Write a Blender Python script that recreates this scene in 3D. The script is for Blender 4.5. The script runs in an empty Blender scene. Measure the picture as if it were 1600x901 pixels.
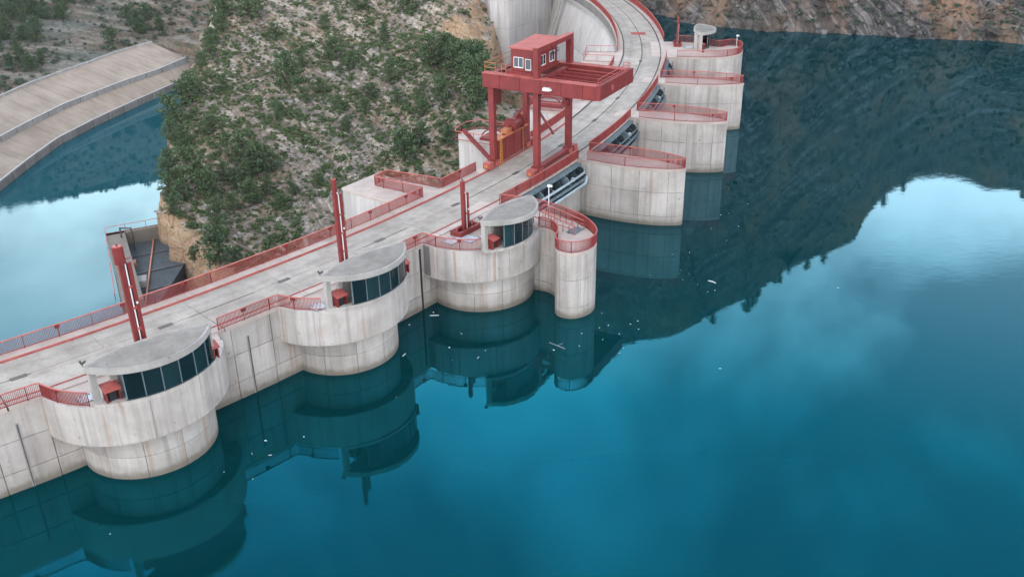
import bpy, bmesh, math, random
import numpy as np
from mathutils import Vector, Matrix
random.seed(7); rng = np.random.default_rng(7)
scene = bpy.context.scene
COL = scene.collection

# ------------------------------------------------------------------ camera
PITCH = math.atan2(750, 1510); ROLL = math.radians(0.98)
CAM_H = 39.6
fwd = Vector((0, math.cos(PITCH), -math.sin(PITCH)))
up0 = Vector((1, 0, 0)).cross(fwd)
right = Vector((1, 0, 0)) * math.cos(ROLL) - up0 * math.sin(ROLL)
upv = right.cross(fwd)
cam_d = bpy.data.cameras.new('camera')
cam_d.sensor_width = 36; cam_d.lens = 36 * 1510 / 1600
cam_d.clip_start = 0.5; cam_d.clip_end = 3000
cam = bpy.data.objects.new('camera', cam_d); COL.objects.link(cam)
M = Matrix((right, upv, -fwd)).transposed().to_4x4(); M.translation = (0, 0, CAM_H)
cam.matrix_world = M
scene.camera = cam

# ------------------------------------------------------------------ sky, sun, exposure
SUN_EL, SUN_AZ = math.radians(52), math.radians(200)      # azimuth clockwise from +Y
world = bpy.data.worlds.new('World'); scene.world = world; world.use_nodes = True
wn, wl = world.node_tree.nodes, world.node_tree.links
wn.clear()
def WN(t, **k):
    n = wn.new(t)
    for a, b in k.items(): setattr(n, a, b)
    return n
sky = WN('ShaderNodeTexSky', sky_type='NISHITA'); sky.sun_disc = False
sky.sun_elevation = SUN_EL; sky.sun_rotation = SUN_AZ; sky.air_density = 1.0; sky.dust_density = 1.0; sky.ozone_density = 2.0
tc = WN('ShaderNodeTexCoord'); sep = WN('ShaderNodeSeparateXYZ'); wl.new(tc.outputs['Generated'], sep.inputs[0])
addz = WN('ShaderNodeMath', operation='ADD'); addz.inputs[1].default_value = 0.28; wl.new(sep.outputs[2], addz.inputs[0])
mx = WN('ShaderNodeMath', operation='MAXIMUM'); mx.inputs[1].default_value = 0.1; wl.new(addz.outputs[0], mx.inputs[0])
dv = []
for i in (0, 1):
    d = WN('ShaderNodeMath', operation='DIVIDE'); wl.new(sep.outputs[i], d.inputs[0]); wl.new(mx.outputs[0], d.inputs[1]); dv.append(d)
cmb = WN('ShaderNodeCombineXYZ'); wl.new(dv[0].outputs[0], cmb.inputs[0]); wl.new(dv[1].outputs[0], cmb.inputs[1])
cn = WN('ShaderNodeTexNoise'); cn.inputs['Scale'].default_value = 1.5; cn.inputs['Detail'].default_value = 7; cn.inputs['Roughness'].default_value = 0.55; cn.inputs['Distortion'].default_value = 0.35
wl.new(cmb.outputs[0], cn.inputs['Vector'])
cr = WN('ShaderNodeValToRGB'); cr.color_ramp.elements[0].position = 0.43; cr.color_ramp.elements[1].position = 0.60
cr.color_ramp.elements[0].color = (.26, .26, .26, 1); cr.color_ramp.elements[1].color = (.95, .95, .95, 1)
cz = WN('ShaderNodeMath', operation='MULTIPLY_ADD'); cz.inputs[1].default_value = -.50; cz.inputs[2].default_value = .265; wl.new(sep.outputs[2], cz.inputs[0])
cs = WN('ShaderNodeMath', operation='ADD'); wl.new(cn.outputs[0], cs.inputs[0]); wl.new(cz.outputs[0], cs.inputs[1]); wl.new(cs.outputs[0], cr.inputs[0])   # thicker cloud towards the horizon
bg1 = WN('ShaderNodeBackground'); bg1.inputs[1].default_value = 0.15
wl.new(sky.outputs[0], bg1.inputs[0])
bg2 = WN('ShaderNodeBackground'); bg2.inputs[1].default_value = 1.75
hz_r = WN('ShaderNodeValToRGB'); el = hz_r.color_ramp.elements       # overcast: paler and brighter towards the horizon
el[0].position = 0.0; el[0].color = (1.25, 1.38, 1.5, 1); el[1].position = 1.0; el[1].color = (.95, .96, .98, 1)
for q, c in ((.30, (2.4, 2.38, 2.36, 1)), (.42, (2.1, 2.18, 2.28, 1)), (.62, (.78, 1.22, 1.66, 1))):
    e_ = hz_r.color_ramp.elements.new(q); e_.color = c
wl.new(sep.outputs[2], hz_r.inputs[0]); wl.new(hz_r.outputs[0], bg2.inputs[0])
ms = WN('ShaderNodeMixShader'); wl.new(cr.outputs[0], ms.inputs[0]); wl.new(bg1.outputs[0], ms.inputs[1]); wl.new(bg2.outputs[0], ms.inputs[2])
wo = WN('ShaderNodeOutputWorld'); wl.new(ms.outputs[0], wo.inputs[0])
sun_d = bpy.data.lights.new('sun', 'SUN'); sun_d.energy = 0.7; sun_d.angle = math.radians(12); sun_d.color = (1, .93, .84)
sun = bpy.data.objects.new('sun', sun_d); COL.objects.link(sun)
sdir = Vector((math.sin(SUN_AZ) * math.cos(SUN_EL), math.cos(SUN_AZ) * math.cos(SUN_EL), math.sin(SUN_EL)))
sun.rotation_euler = (-sdir).to_track_quat('-Z', 'Y').to_euler()
scene.view_settings.view_transform = 'Standard'; scene.view_settings.look = 'None'
scene.view_settings.gamma = 1; scene.view_settings.exposure = 0.38
scene.render.engine = 'CYCLES'; scene.cycles.use_denoising = True
scene.cycles.max_bounces = 6; scene.cycles.transparent_max_bounces = 6; scene.cycles.caustics_reflective = False; scene.cycles.caustics_refractive = False

# ------------------------------------------------------------------ dam geometry: angle on the arch (degrees), offset from the deck's middle line
DCX, DCY = -120.84, 166.8
KT = [-80, -60, -52, -44, -36, -25, -9.4, -2, 5, 40]; KR = [142.6, 142.6, 142.5, 141.95, 141.9, 142.3, 142.6, 142.3, 142.1, 142.0]
def R_(th): return float(np.interp(th, KT, KR))
def P2(th, off):
    r = R_(th) + off; a = math.radians(th)
    return (DCX + r * math.cos(a), DCY + r * math.sin(a))
def P(th, off, z): x, y = P2(th, off); return (x, y, z)
def arc(t0, t1, off, step=.45):
    n = max(2, int(abs(t1 - t0) / step) + 1)
    return [P2(t, off) for t in np.linspace(t0, t1, n)]
ZD = 6.48      # deck
ZW = 0.3       # reservoir level
ZR = -40.0     # river level
class Frame:    # local frame on the arch: x along the deck (away), y towards the reservoir
    def __init__(s, th, off=0):
        s.o = P2(th, off); a = math.radians(th)
        s.ex = (-math.sin(a), math.cos(a)); s.ey = (math.cos(a), math.sin(a)); s.ang = a + math.pi / 2
    def p2(s, x, y): return (s.o[0] + s.ex[0] * x + s.ey[0] * y, s.o[1] + s.ex[1] * x + s.ey[1] * y)
    def p(s, x, y, z): return (*s.p2(x, y), z)

# ------------------------------------------------------------------ mesh helpers
class MB:
    def __init__(s): s.v = []; s.f = []
    def add(s, v, f):
        b = len(s.v); s.v += [tuple(map(float, q)) for q in v]; s.f += [tuple(i + b for i in q) for q in f]; return s
    def prism(s, out, z0, z1, taper=0):
        n = len(out); v = [(x, y, z0) for x, y in out] + [(x, y, z1) for x, y in out]
        f = [(i, (i + 1) % n, n + (i + 1) % n, n + i) for i in range(n)] + [tuple(range(n - 1, -1, -1)), tuple(range(n, 2 * n))]
        return s.add(v, f)
    def ribbon(s, pts, d0, d1, z0, z1):
        """solid band along a plan line between two sideways offsets (to the left of travel is positive) and two heights"""
        a = offset(pts, d0); b = offset(pts, d1); n = len(pts)
        v = [(x, y, z0) for x, y in a] + [(x, y, z0) for x, y in b] + [(x, y, z1) for x, y in b] + [(x, y, z1) for x, y in a]
        f = []
        for i in range(n - 1):
            for k in range(4):
                k2 = (k + 1) % 4; f.append((k * n + i, k * n + i + 1, k2 * n + i + 1, k2 * n + i))
        f += [(0, n, 2 * n, 3 * n), (4 * n - 1, 3 * n - 1, 2 * n - 1, n - 1)]
        return s.add(v, f)
    def hexa(s, c):      # eight corners, bottom four then top four
        return s.add(c, [(0, 1, 2, 3)[::-1], (4, 5, 6, 7), (0, 1, 5, 4), (1, 2, 6, 5), (2, 3, 7, 6), (3, 0, 4, 7)])
    def lbox(s, fr, x0, x1, y0, y1, z0, z1):
        c = [fr.p(x, y, z) for z in (z0, z1) for x, y in ((x0, y0), (x1, y0), (x1, y1), (x0, y1))]
        return s.hexa(c)
    def beam(s, a, b, w, h, up=(0, 0, 1)):
        a = Vector(a); b = Vector(b); d = (b - a).normalized(); u = Vector(up)
        if abs(d.dot(u)) > .98: u = Vector((1, 0, 0))
        sx = d.cross(u).normalized() * w / 2; sz = sx.normalized().cross(d).normalized() * h / 2
        return s.hexa([a - sx - sz, a + sx - sz, b + sx - sz, b - sx - sz, a - sx + sz, a + sx + sz, b + sx + sz, b - sx + sz])
    def tube(s, pts, r, n=8):
        pts = [Vector(p) for p in pts]; rings = []
        for i, p in enumerate(pts):
            d = (pts[min(i + 1, len(pts) - 1)] - pts[max(i - 1, 0)]).normalized()
            u = Vector((0, 0, 1)) if abs(d.z) < .95 else Vector((1, 0, 0))
            a = d.cross(u).normalized(); b = a.cross(d)
            rr = r[i] if isinstance(r, (list, tuple)) else r
            rings.append([p + a * (rr * math.cos(2 * math.pi * k / n)) + b * (rr * math.sin(2 * math.pi * k / n)) for k in range(n)])
        v = [q for g in rings for q in g]; f = []
        for i in range(len(pts) - 1):
            for k in range(n): f.append((i * n + k, i * n + (k + 1) % n, (i + 1) * n + (k + 1) % n, (i + 1) * n + k))
        f += [tuple(range(n - 1, -1, -1)), tuple(range((len(pts) - 1) * n, len(pts) * n))]
        return s.add(v, f)
    def ball(s, c, r, n=8):
        v = []; f = []
        for i in range(n // 2 + 1):
            a = math.pi * i / (n // 2)
            for k in range(n): b = 2 * math.pi * k / n; v.append((c[0] + r * math.sin(a) * math.cos(b), c[1] + r * math.sin(a) * math.sin(b), c[2] + r * math.cos(a)))
        for i in range(n // 2):
            for k in range(n): f.append((i * n + k, (i + 1) * n + k, (i + 1) * n + (k + 1) % n, i * n + (k + 1) % n))
        return s.add(v, f)
    def build(s, name, mat, parent=None, bevel=0, smooth=False):
        root = parent
        while root is not None and root.parent is not None: root = root.parent
        o0 = Vector(root.location) if root is not None else Vector((0, 0, 0))
        me = bpy.data.meshes.new(name)
        v = np.array(s.v) - np.array(o0)
        me.from_pydata(v.tolist(), [], s.f)
        bm = bmesh.new(); bm.from_mesh(me); bmesh.ops.recalc_face_normals(bm, faces=bm.faces)
        bm.to_mesh(me); bm.free()
        me.materials.append(mat)
        if smooth:
            me.polygons.foreach_set('use_smooth', [True] * len(me.polygons))
        o = bpy.data.objects.new(name, me); COL.objects.link(o)
        if parent is not None: o.parent = parent
        if bevel:
            m = o.modifiers.new('bevel', 'BEVEL'); m.width = bevel; m.segments = 1; m.limit_method = 'ANGLE'; m.angle_limit = math.radians(50)
        return o
def offset(pts, d):
    n = len(pts); out = []
    closed = n > 3 and math.hypot(pts[0][0] - pts[-1][0], pts[0][1] - pts[-1][1]) < 1e-6
    for i in range(n):
        if closed and i in (0, n - 1): a, b = pts[n - 2], pts[1]
        else: a, b = pts[max(i - 1, 0)], pts[min(i + 1, n - 1)]
        dx, dy = b[0] - a[0], b[1] - a[1]; l = math.hypot(dx, dy) or 1
        out.append((pts[i][0] - dy / l * d, pts[i][1] + dx / l * d))
    return out
def plen(pts): return [0] + list(np.cumsum([math.dist(a, b) for a, b in zip(pts, pts[1:])]))
def resample(pts, s0, s1, step=.8):
    L = plen(pts); n = max(2, int((s1 - s0) / step) + 2); ss = np.linspace(s0, s1, n)
    return list(zip(np.interp(ss, L, [p[0] for p in pts]), np.interp(ss, L, [p[1] for p in pts])))
def smooth_line(pts, it=2):
    for _ in range(it):
        q = [pts[0]]
        for a, b in zip(pts, pts[1:]):
            q += [(a[0] * .75 + b[0] * .25, a[1] * .75 + b[1] * .25), (a[0] * .25 + b[0] * .75, a[1] * .25 + b[1] * .75)]
        pts = q + [pts[-1]]
    return pts
def tag(o, label=None, cat=None, group=None, kind=None):
    if label: o['label'] = label
    if cat: o['category'] = cat
    if group: o['group'] = group
    if kind: o['kind'] = kind
    return o
def thing(name, loc, label, cat, group=None):
    o = bpy.data.objects.new(name, None); o.empty_display_size = .3; COL.objects.link(o); o.location = loc
    return tag(o, label, cat, group)

# ------------------------------------------------------------------ materials
def new_mat(name):
    m = bpy.data.materials.new(name); m.use_nodes = True
    nt = m.node_tree; b = nt.nodes['Principled BSDF']
    return m, nt, b
def N(nt, t, ins=None, **k):
    n = nt.nodes.new(t)
    for a, v in k.items(): setattr(n, a, v)
    for a, v in (ins or {}).items():
        if hasattr(v, 'bl_rna') and isinstance(v, bpy.types.NodeSocket): nt.links.new(v, n.inputs[a])
        else: n.inputs[a].default_value = v
    return n
def pos(nt): return N(nt, 'ShaderNodeNewGeometry').outputs['Position']
def mapped(nt, vec, sc=(1, 1, 1), rot=(0, 0, 0)):
    return N(nt, 'ShaderNodeMapping', {'Vector': vec, 'Scale': sc, 'Rotation': rot}).outputs[0]
def noise(nt, vec, scale, detail=4, rough=.55, dist=0):
    return N(nt, 'ShaderNodeTexNoise', {'Vector': vec, 'Scale': scale, 'Detail': detail, 'Roughness': rough, 'Distortion': dist}).outputs[0]
def ramp(nt, fac, a, b, c0=0, c1=1):
    return N(nt, 'ShaderNodeMapRange', {0: fac, 1: a, 2: b, 3: c0, 4: c1}).outputs[0]
def mixc(nt, fac, a, b, blend='MIX'):
    n = N(nt, 'ShaderNodeMix', data_type='RGBA', blend_type=blend)
    for i, v in ((0, fac), (6, a), (7, b)):
        if isinstance(v, bpy.types.NodeSocket): nt.links.new(v, n.inputs[i])
        else: n.inputs[i].default_value = (*v, 1) if isinstance(v, tuple) else v
    return n.outputs[2]
def math_(nt, op, a, b=0.):
    n = N(nt, 'ShaderNodeMath', operation=op)
    for i, v in ((0, a), (1, b)):
        if isinstance(v, bpy.types.NodeSocket): nt.links.new(v, n.inputs[i])
        else: n.inputs[i].default_value = v
    return n.outputs[0]
def bump(nt, bsdf, h, strength=.3, dist=.05):
    n = N(nt, 'ShaderNodeBump', {'Height': h, 'Strength': strength, 'Distance': dist})
    nt.links.new(n.outputs[0], bsdf.inputs['Normal'])

def concrete(name, base, dark, streak=.5, rust=.35, algae=False, blotch=.35, rand=.10, tracks=False):
    m, nt, b = new_mat(name); p = pos(nt)
    big = noise(nt, p, blotch, 5, .6, .3)
    col = mixc(nt, ramp(nt, big, .38, .68), base, dark)
    st = noise(nt, mapped(nt, p, (1.5, 1.5, .06)), 1.0, 5, .65)
    col = mixc(nt, math_(nt, 'MULTIPLY', ramp(nt, st, .47, .68), streak), col, tuple(c * .55 for c in dark))
    wh = noise(nt, mapped(nt, p, (1.1, 1.1, .07)), 1.9, 4, .6)
    col = mixc(nt, math_(nt, 'MULTIPLY', ramp(nt, wh, .56, .70), streak * .6), col, tuple(min(1, c * 1.18) for c in base))
    r1 = noise(nt, mapped(nt, p, (1.5, 1.5, .05)), 1.3, 4, .6)
    col = mixc(nt, math_(nt, 'MULTIPLY', ramp(nt, r1, .58, .68), rust), col, (.30, .165, .09))
    fine = noise(nt, p, 5, 6, .7)
    col = mixc(nt, ramp(nt, fine, .35, .75, 0, .28), col, tuple(c * .6 for c in base))
    pit = noise(nt, p, 2.3, 2, .5)
    col = mixc(nt, ramp(nt, pit, .70, .74, 0, .5), col, tuple(c * .45 for c in dark))
    oi = N(nt, 'ShaderNodeObjectInfo').outputs['Random']
    v = ramp(nt, oi, 0, 1, 1 - rand, 1 + rand * .6)
    col = mixc(nt, 1.0, col, N(nt, 'ShaderNodeCombineColor', {0: v, 1: v, 2: v}).outputs[0], 'MULTIPLY')
    if tracks:      # tyre marks along both wheel paths of the curved road
        v = N(nt, 'ShaderNodeVectorMath', {0: mapped(nt, p, (1, 1, 0)), 1: (DCX, DCY, 0)}, operation='DISTANCE').outputs['Value']
        v = math_(nt, 'ADD', v, ramp(nt, noise(nt, p, .15, 2), 0, 1, -.35, .35))
        for rr in (140.9, 142.9):
            w = ramp(nt, math_(nt, 'ABSOLUTE', math_(nt, 'SUBTRACT', v, rr)), .10, .42, 1, 0)
            w = math_(nt, 'MULTIPLY', w, ramp(nt, noise(nt, p, .9, 5, .7), .38, .68, 0, .55))
            col = mixc(nt, w, col, tuple(c * .62 for c in dark))
    if algae:
        z = N(nt, 'ShaderNodeSeparateXYZ', {0: p}).outputs[2]
        zz = math_(nt, 'ADD', z, ramp(nt, noise(nt, p, 1.2, 4), 0, 1, -.35, .35))
        col = mixc(nt, ramp(nt, zz, .55, .95, .75, 0), col, (.10, .075, .05))
        col = mixc(nt, ramp(nt, zz, .9, 2.0, .30, 0), col, (.17, .15, .12))
    nt.links.new(col, b.inputs['Base Color']); b.inputs['Roughness'].default_value = .85
    bump(nt, b, math_(nt, 'ADD', fine, math_(nt, 'MULTIPLY', st, .6)), .35, .04)
    return m
C_WALL = concrete('concrete_wall', (0.466, 0.423, 0.391), (0.320, 0.275, 0.240), .55, .75, True)
C_PIER = concrete('concrete_pier', (0.504, 0.462, 0.428), (0.339, 0.303, 0.273), .55, .5, True)
C_RING = concrete('concrete_ring', (0.523, 0.476, 0.443), (0.359, 0.317, 0.287), .55, .7)
C_DECK = concrete('concrete_deck', (0.417, 0.367, 0.318), (0.277, 0.237, 0.202), .35, .04, blotch=.30, rand=.09, tracks=True)
C_WALK = concrete('concrete_footway', (0.485, 0.399, 0.353), (0.378, 0.303, 0.263), .2, .10, blotch=.5)
C_ROOF = concrete('concrete_roof', (0.262, 0.236, 0.209), (0.156, 0.139, 0.122), .2, .05, blotch=.6)
C_LIP = concrete('concrete_roof_edge', (0.407, 0.380, 0.353), (0.291, 0.269, 0.249), .3, .05)
C_FACE = concrete('concrete_downstream', (0.514, 0.482, 0.457), (0.407, 0.375, 0.353), .55, .15, blotch=.12)
C_BANK = concrete('concrete_bank', (0.403, 0.319, 0.255), (0.278, 0.213, 0.163), .1, .0, blotch=.16, rand=.07)
C_BANK2 = concrete('concrete_bank_wall', (.36, .34, .325), (.27, .25, .235), .5, .05, blotch=.2)
C_KERB = concrete('concrete_bank_kerb', (.24, .22, .21), (.16, .14, .13), .5, .05, blotch=.2)
C_CORE = concrete('concrete_joint', (.20, .18, .17), (.13, .12, .11), .2, .1)

def paint(name, col, col2, rough=.5, wear=.35, sc=1.2, metal=0., spec=.35):
    m, nt, b = new_mat(name); p = pos(nt)
    c = mixc(nt, ramp(nt, noise(nt, p, sc, 5, .6), .35, .7), col, col2)
    c = mixc(nt, ramp(nt, noise(nt, mapped(nt, p, (1, 1, .25)), .5, 5, .7), .48, .66, 0, wear), c, tuple(x * .6 for x in col2))
    c = mixc(nt, ramp(nt, noise(nt, mapped(nt, p, (2.5, 2.5, .3)), 2, 5, .7), .60, .80, 0, wear), c, tuple(x * .45 for x in col2))
    c = mixc(nt, ramp(nt, noise(nt, p, 7, 3), .68, .78, 0, wear * .6), c, tuple(min(1, x * 1.3 + .12) for x in col))
    nt.links.new(c, b.inputs['Base Color']); b.inputs['Roughness'].default_value = rough; b.inputs['Metallic'].default_value = metal
    b.inputs['Specular IOR Level'].default_value = spec
    bump(nt, b, noise(nt, p, 9, 4), .15, .02)
    return m
RED = paint('red_paint', (.215, .029, .027), (.155, .021, .020), wear=.5)
RED_RAIL = paint('red_railing_paint', (.30, .050, .045), (.235, .038, .035), wear=.5)
RED_TOP = paint('red_handrail_paint', (.46, .125, .105), (.36, .085, .072), wear=.5)
RED_FADE = paint('faded_red_paint', (.40, .098, .082), (.32, .07, .06), wear=.5)
DARK = paint('dark_steel', (.030, .045, .052), (.018, .026, .032), .6, .3)
STEEL = paint('grey_steel', (.16, .21, .235), (.10, .135, .15), .55, .4)
PIPE = paint('pale_pipe', (.36, .43, .46), (.26, .32, .345), .5, .3)
WHITE = paint('white_paint', (.72, .72, .72), (.62, .61, .60), .5, .2)
PITFLOOR = paint('pit_floor', (.075, .085, .09), (.05, .058, .062), .8)
YELLOW = paint('yellow_paint', (.62, .34, .05), (.5, .26, .04))
ORANGE = paint('orange_primer', (.50, .19, .085), (.40, .13, .06))
BLACK = paint('black_rubber', (.02, .02, .022), (.012, .012, .013), .7)
RAIL = paint('rail_steel', (.10, .085, .08), (.06, .05, .047), .55)
PLATE = paint('galvanised_plate', (.52, .54, .57), (.44, .455, .48), .5, .3)
def glass_mat():
    m, nt, b = new_mat('tinted_glass')
    p = pos(nt)
    oi = N(nt, 'ShaderNodeObjectInfo').outputs['Random']
    nt.links.new(mixc(nt, oi, (.003, .008, .010), (.015, .038, .042)), b.inputs['Base Color']); b.inputs['Roughness'].default_value = .03
    b.inputs['Transmission Weight'].default_value = .25; b.inputs['IOR'].default_value = 1.45
    bump(nt, b, noise(nt, p, 1.1, 3), .10, .06)
    return m
GLASS = glass_mat()
def cab_glass():
    m, nt, b = new_mat('cab_window_glass'); b.inputs['Base Color'].default_value = (.02, .03, .04, 1); b.inputs['Roughness'].default_value = .03; b.inputs['IOR'].default_value = 1.6
    return m
CABGLASS = cab_glass()

def water_mat(name, body, body2, ior, tint, tint2, ripple):
    m, nt, b = new_mat(name); p = pos(nt); nt.nodes.remove(b)
    c = mixc(nt, ramp(nt, noise(nt, p, .02, 4), .35, .7), body, body2)
    h = math_(nt, 'ADD', noise(nt, mapped(nt, p, (.7, 1.3, 1)), 1.1, 3), math_(nt, 'MULTIPLY', noise(nt, mapped(nt, p, (.6, 1.2, 1)), .22, 2), 1.6))
    h = math_(nt, 'ADD', h, math_(nt, 'MULTIPLY', noise(nt, mapped(nt, p, (.8, 1.2, 1)), 3.5, 2), .25))
    patch = ramp(nt, noise(nt, p, .028, 3), .42, .62, .25, 1.)
    bp = N(nt, 'ShaderNodeBump', {'Height': math_(nt, 'MULTIPLY', h, patch), 'Strength': 1., 'Distance': ripple}).outputs[0]
    d = N(nt, 'ShaderNodeBsdfDiffuse', {'Color': c}).outputs[0]
    ge = N(nt, 'ShaderNodeNewGeometry'); cosv = N(nt, 'ShaderNodeVectorMath', {0: ge.outputs['Incoming'], 1: ge.outputs['Normal']}, operation='DOT_PRODUCT').outputs['Value']
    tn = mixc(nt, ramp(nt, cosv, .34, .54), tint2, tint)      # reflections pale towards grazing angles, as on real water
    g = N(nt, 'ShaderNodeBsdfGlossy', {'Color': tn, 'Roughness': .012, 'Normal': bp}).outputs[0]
    f = N(nt, 'ShaderNodeFresnel', {'IOR': ior, 'Normal': bp}).outputs[0]
    mixs = N(nt, 'ShaderNodeMixShader'); nt.links.new(f, mixs.inputs[0]); nt.links.new(d, mixs.inputs[1]); nt.links.new(g, mixs.inputs[2])
    nt.links.new(mixs.outputs[0], nt.nodes['Material Output'].inputs[0])
    return m
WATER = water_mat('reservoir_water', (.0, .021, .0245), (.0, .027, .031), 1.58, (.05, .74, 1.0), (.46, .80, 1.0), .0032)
RIVER = water_mat('river_water', (.002, .06, .08), (.002, .07, .09), 1.48, (.55, .88, 1.0), (.62, .9, 1.0), .004)

def rock_mat(name, pale, tan, grey, soil, green, strata=(.35, 0, 1), scale=1., ochre=None, attr=False):
    m, nt, b = new_mat(name); p = pos(nt)
    sx = N(nt, 'ShaderNodeSeparateXYZ', {0: p})
    k = math_(nt, 'ADD', math_(nt, 'MULTIPLY', sx.outputs[0], strata[0]), math_(nt, 'MULTIPLY', sx.outputs[2], strata[2]))
    k = math_(nt, 'ADD', k, math_(nt, 'MULTIPLY', sx.outputs[1], strata[1]))
    v = N(nt, 'ShaderNodeCombineXYZ', {0: math_(nt, 'MULTIPLY', k, 1.6), 1: math_(nt, 'MULTIPLY', sx.outputs[1], .10), 2: math_(nt, 'MULTIPLY', sx.outputs[0], .10)}).outputs[0]
    lay = noise(nt, v, 1.0 * scale, 6, .65, .5)
    mid = noise(nt, p, .30 * scale, 6, .65, .3)
    big = noise(nt, p, .055 * scale, 4, .55)
    fine = noise(nt, p, 2.4 * scale, 6, .7)
    c = mixc(nt, ramp(nt, mid, .38, .62), soil, tan)
    c = mixc(nt, ramp(nt, big, .48, .62, 0, .8), c, grey)
    c = mixc(nt, ramp(nt, lay, .50, .60, 0, .85), c, pale)
    c = mixc(nt, ramp(nt, lay, .44, .36, 0, .55), c, tuple(x * .45 for x in grey))
    c = mixc(nt, ramp(nt, fine, .52, .72, 0, .6), c, tuple(x * .5 for x in soil))
    c = mixc(nt, ramp(nt, noise(nt, p, .9 * scale, 5, .6), .51, .64, 0, .75), c, green)
    if attr:      # steep faces of the ochre rock bed
        at_ = N(nt, 'ShaderNodeAttribute', attribute_name='ochre').outputs['Fac']
        oc2 = mixc(nt, ramp(nt, mid, .35, .65), (.40, .27, .165), (.29, .185, .11)); oc2 = mixc(nt, ramp(nt, lay, .52, .62, 0, .6), oc2, (.46, .36, .26)); oc2 = mixc(nt, ramp(nt, fine, .55, .72, 0, .7), oc2, (.14, .10, .07))
        c = mixc(nt, ramp(nt, math_(nt, 'ADD', at_, ramp(nt, mid, 0, 1, -.45, .45)), .4, .6), c, oc2)
    if ochre:
        oc = noise(nt, mapped(nt, p, (.09, .09, .03)), 1, 4, .6)
        c = mixc(nt, ramp(nt, oc, .50, .66, 0, .8), c, mixc(nt, ramp(nt, lay, .4, .65), ochre, tuple(x * .5 for x in ochre)))
    ck = N(nt, 'ShaderNodeTexVoronoi', {'Vector': mapped(nt, p, (1, 1, .55)), 'Scale': .55 * scale}, feature='DISTANCE_TO_EDGE').outputs[0]
    c = mixc(nt, ramp(nt, math_(nt, 'ADD', ck, math_(nt, 'MULTIPLY', fine, .10)), .05, .12, .45, 0), c, tuple(x * .35 for x in soil))
    nt.links.new(c, b.inputs['Base Color']); b.inputs['Roughness'].default_value = .95; b.inputs['Specular IOR Level'].default_value = .15
    bump(nt, b, math_(nt, 'ADD', math_(nt, 'MULTIPLY', lay, 1.2), math_(nt, 'ADD', fine, mid)), .9, .35)
    return m
HILL = rock_mat('hillside_rock', (.48, .40, .33), (.32, .24, .175), (.21, .185, .17), (.18, .125, .085), (.095, .098, .048), attr=True)
CLIFF = rock_mat('cliff_rock', (.25, .225, .212), (.14, .122, .112), (.055, .057, .062), (.085, .068, .058), (.035, .04, .032), (1.0, .6, .35), .62, (.34, .20, .12))
FARHILL = rock_mat('far_hillside', (.26, .225, .19), (.20, .14, .10), (.12, .13, .115), (.135, .10, .07), (.05, .08, .042), (.2, .1, 1), .5)
STONE = rock_mat('loose_stone', (.52, .46, .41), (.42, .35, .30), (.32, .30, .29), (.33, .27, .23), (.30, .27, .24), (.35, 0, 1), 1.5)

def leaf_mat(name, a, b_, c_):
    m, nt, b = new_mat(name)
    oi = N(nt, 'ShaderNodeObjectInfo').outputs['Random']
    g = N(nt, 'ShaderNodeNewGeometry').outputs['Random Per Island']
    c = mixc(nt, g, a, b_); c = mixc(nt, ramp(nt, oi, 0, 1, 0, .6), c, c_)
    nt.links.new(c, b.inputs['Base Color']); b.inputs['Roughness'].default_value = .7; b.inputs['Specular IOR Level'].default_value = .2
    return m
PINE = leaf_mat('pine_needles', (.040, .068, .030), (.092, .128, .054), (.058, .094, .042))
SHRUB = leaf_mat('shrub_leaves', (.058, .088, .034), (.125, .152, .060), (.058, .092, .038))
SHRUB2 = leaf_mat('shrub_leaves_far', (.055, .078, .05), (.095, .115, .072), (.05, .08, .055))
BARK = paint('bark', (.12, .085, .06), (.08, .055, .04), .9)
# ------------------------------------------------------------------ noise for terrain
def vnoise(x, y, seed=0):
    xi = np.floor(x).astype(np.int64); yi = np.floor(y).astype(np.int64); fx = x - xi; fy = y - yi
    def h(a, b):
        n = (a * 374761393 + b * 668265263 + seed * 1442695041) & 0x7fffffff
        n = ((n ^ (n >> 13)) * 1274126177) & 0x7fffffff
        return ((n ^ (n >> 16)) & 0xffff) / 65535.
    u = fx * fx * (3 - 2 * fx); w = fy * fy * (3 - 2 * fy)
    return (h(xi, yi) * (1 - u) + h(xi + 1, yi) * u) * (1 - w) + (h(xi, yi + 1) * (1 - u) + h(xi + 1, yi + 1) * u) * w
def fbm(x, y, oct=5, seed=0, gain=.5):
    s = 0; a = 1; t = 0
    for o in range(oct):
        s = s + a * vnoise(x * 2 ** o, y * 2 ** o, seed + o); t += a; a *= gain
    return s / t - .5
def grid_mesh(name, X, Y, Z, mat, smooth=True, mask=None):
    ny, nx = X.shape
    v = np.c_[X.ravel(), Y.ravel(), Z.ravel()]
    i = np.arange(ny * nx).reshape(ny, nx)
    q = np.stack([i[:-1, :-1], i[:-1, 1:], i[1:, 1:], i[1:, :-1]], -1).reshape(-1, 4)
    me = bpy.data.meshes.new(name); me.from_pydata(v.tolist(), [], q.tolist())
    me.materials.append(mat)
    if smooth: me.polygons.foreach_set('use_smooth', [True] * len(me.polygons))
    o = bpy.data.objects.new(name, me); COL.objects.link(o); return tag(o, kind='structure')

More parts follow.
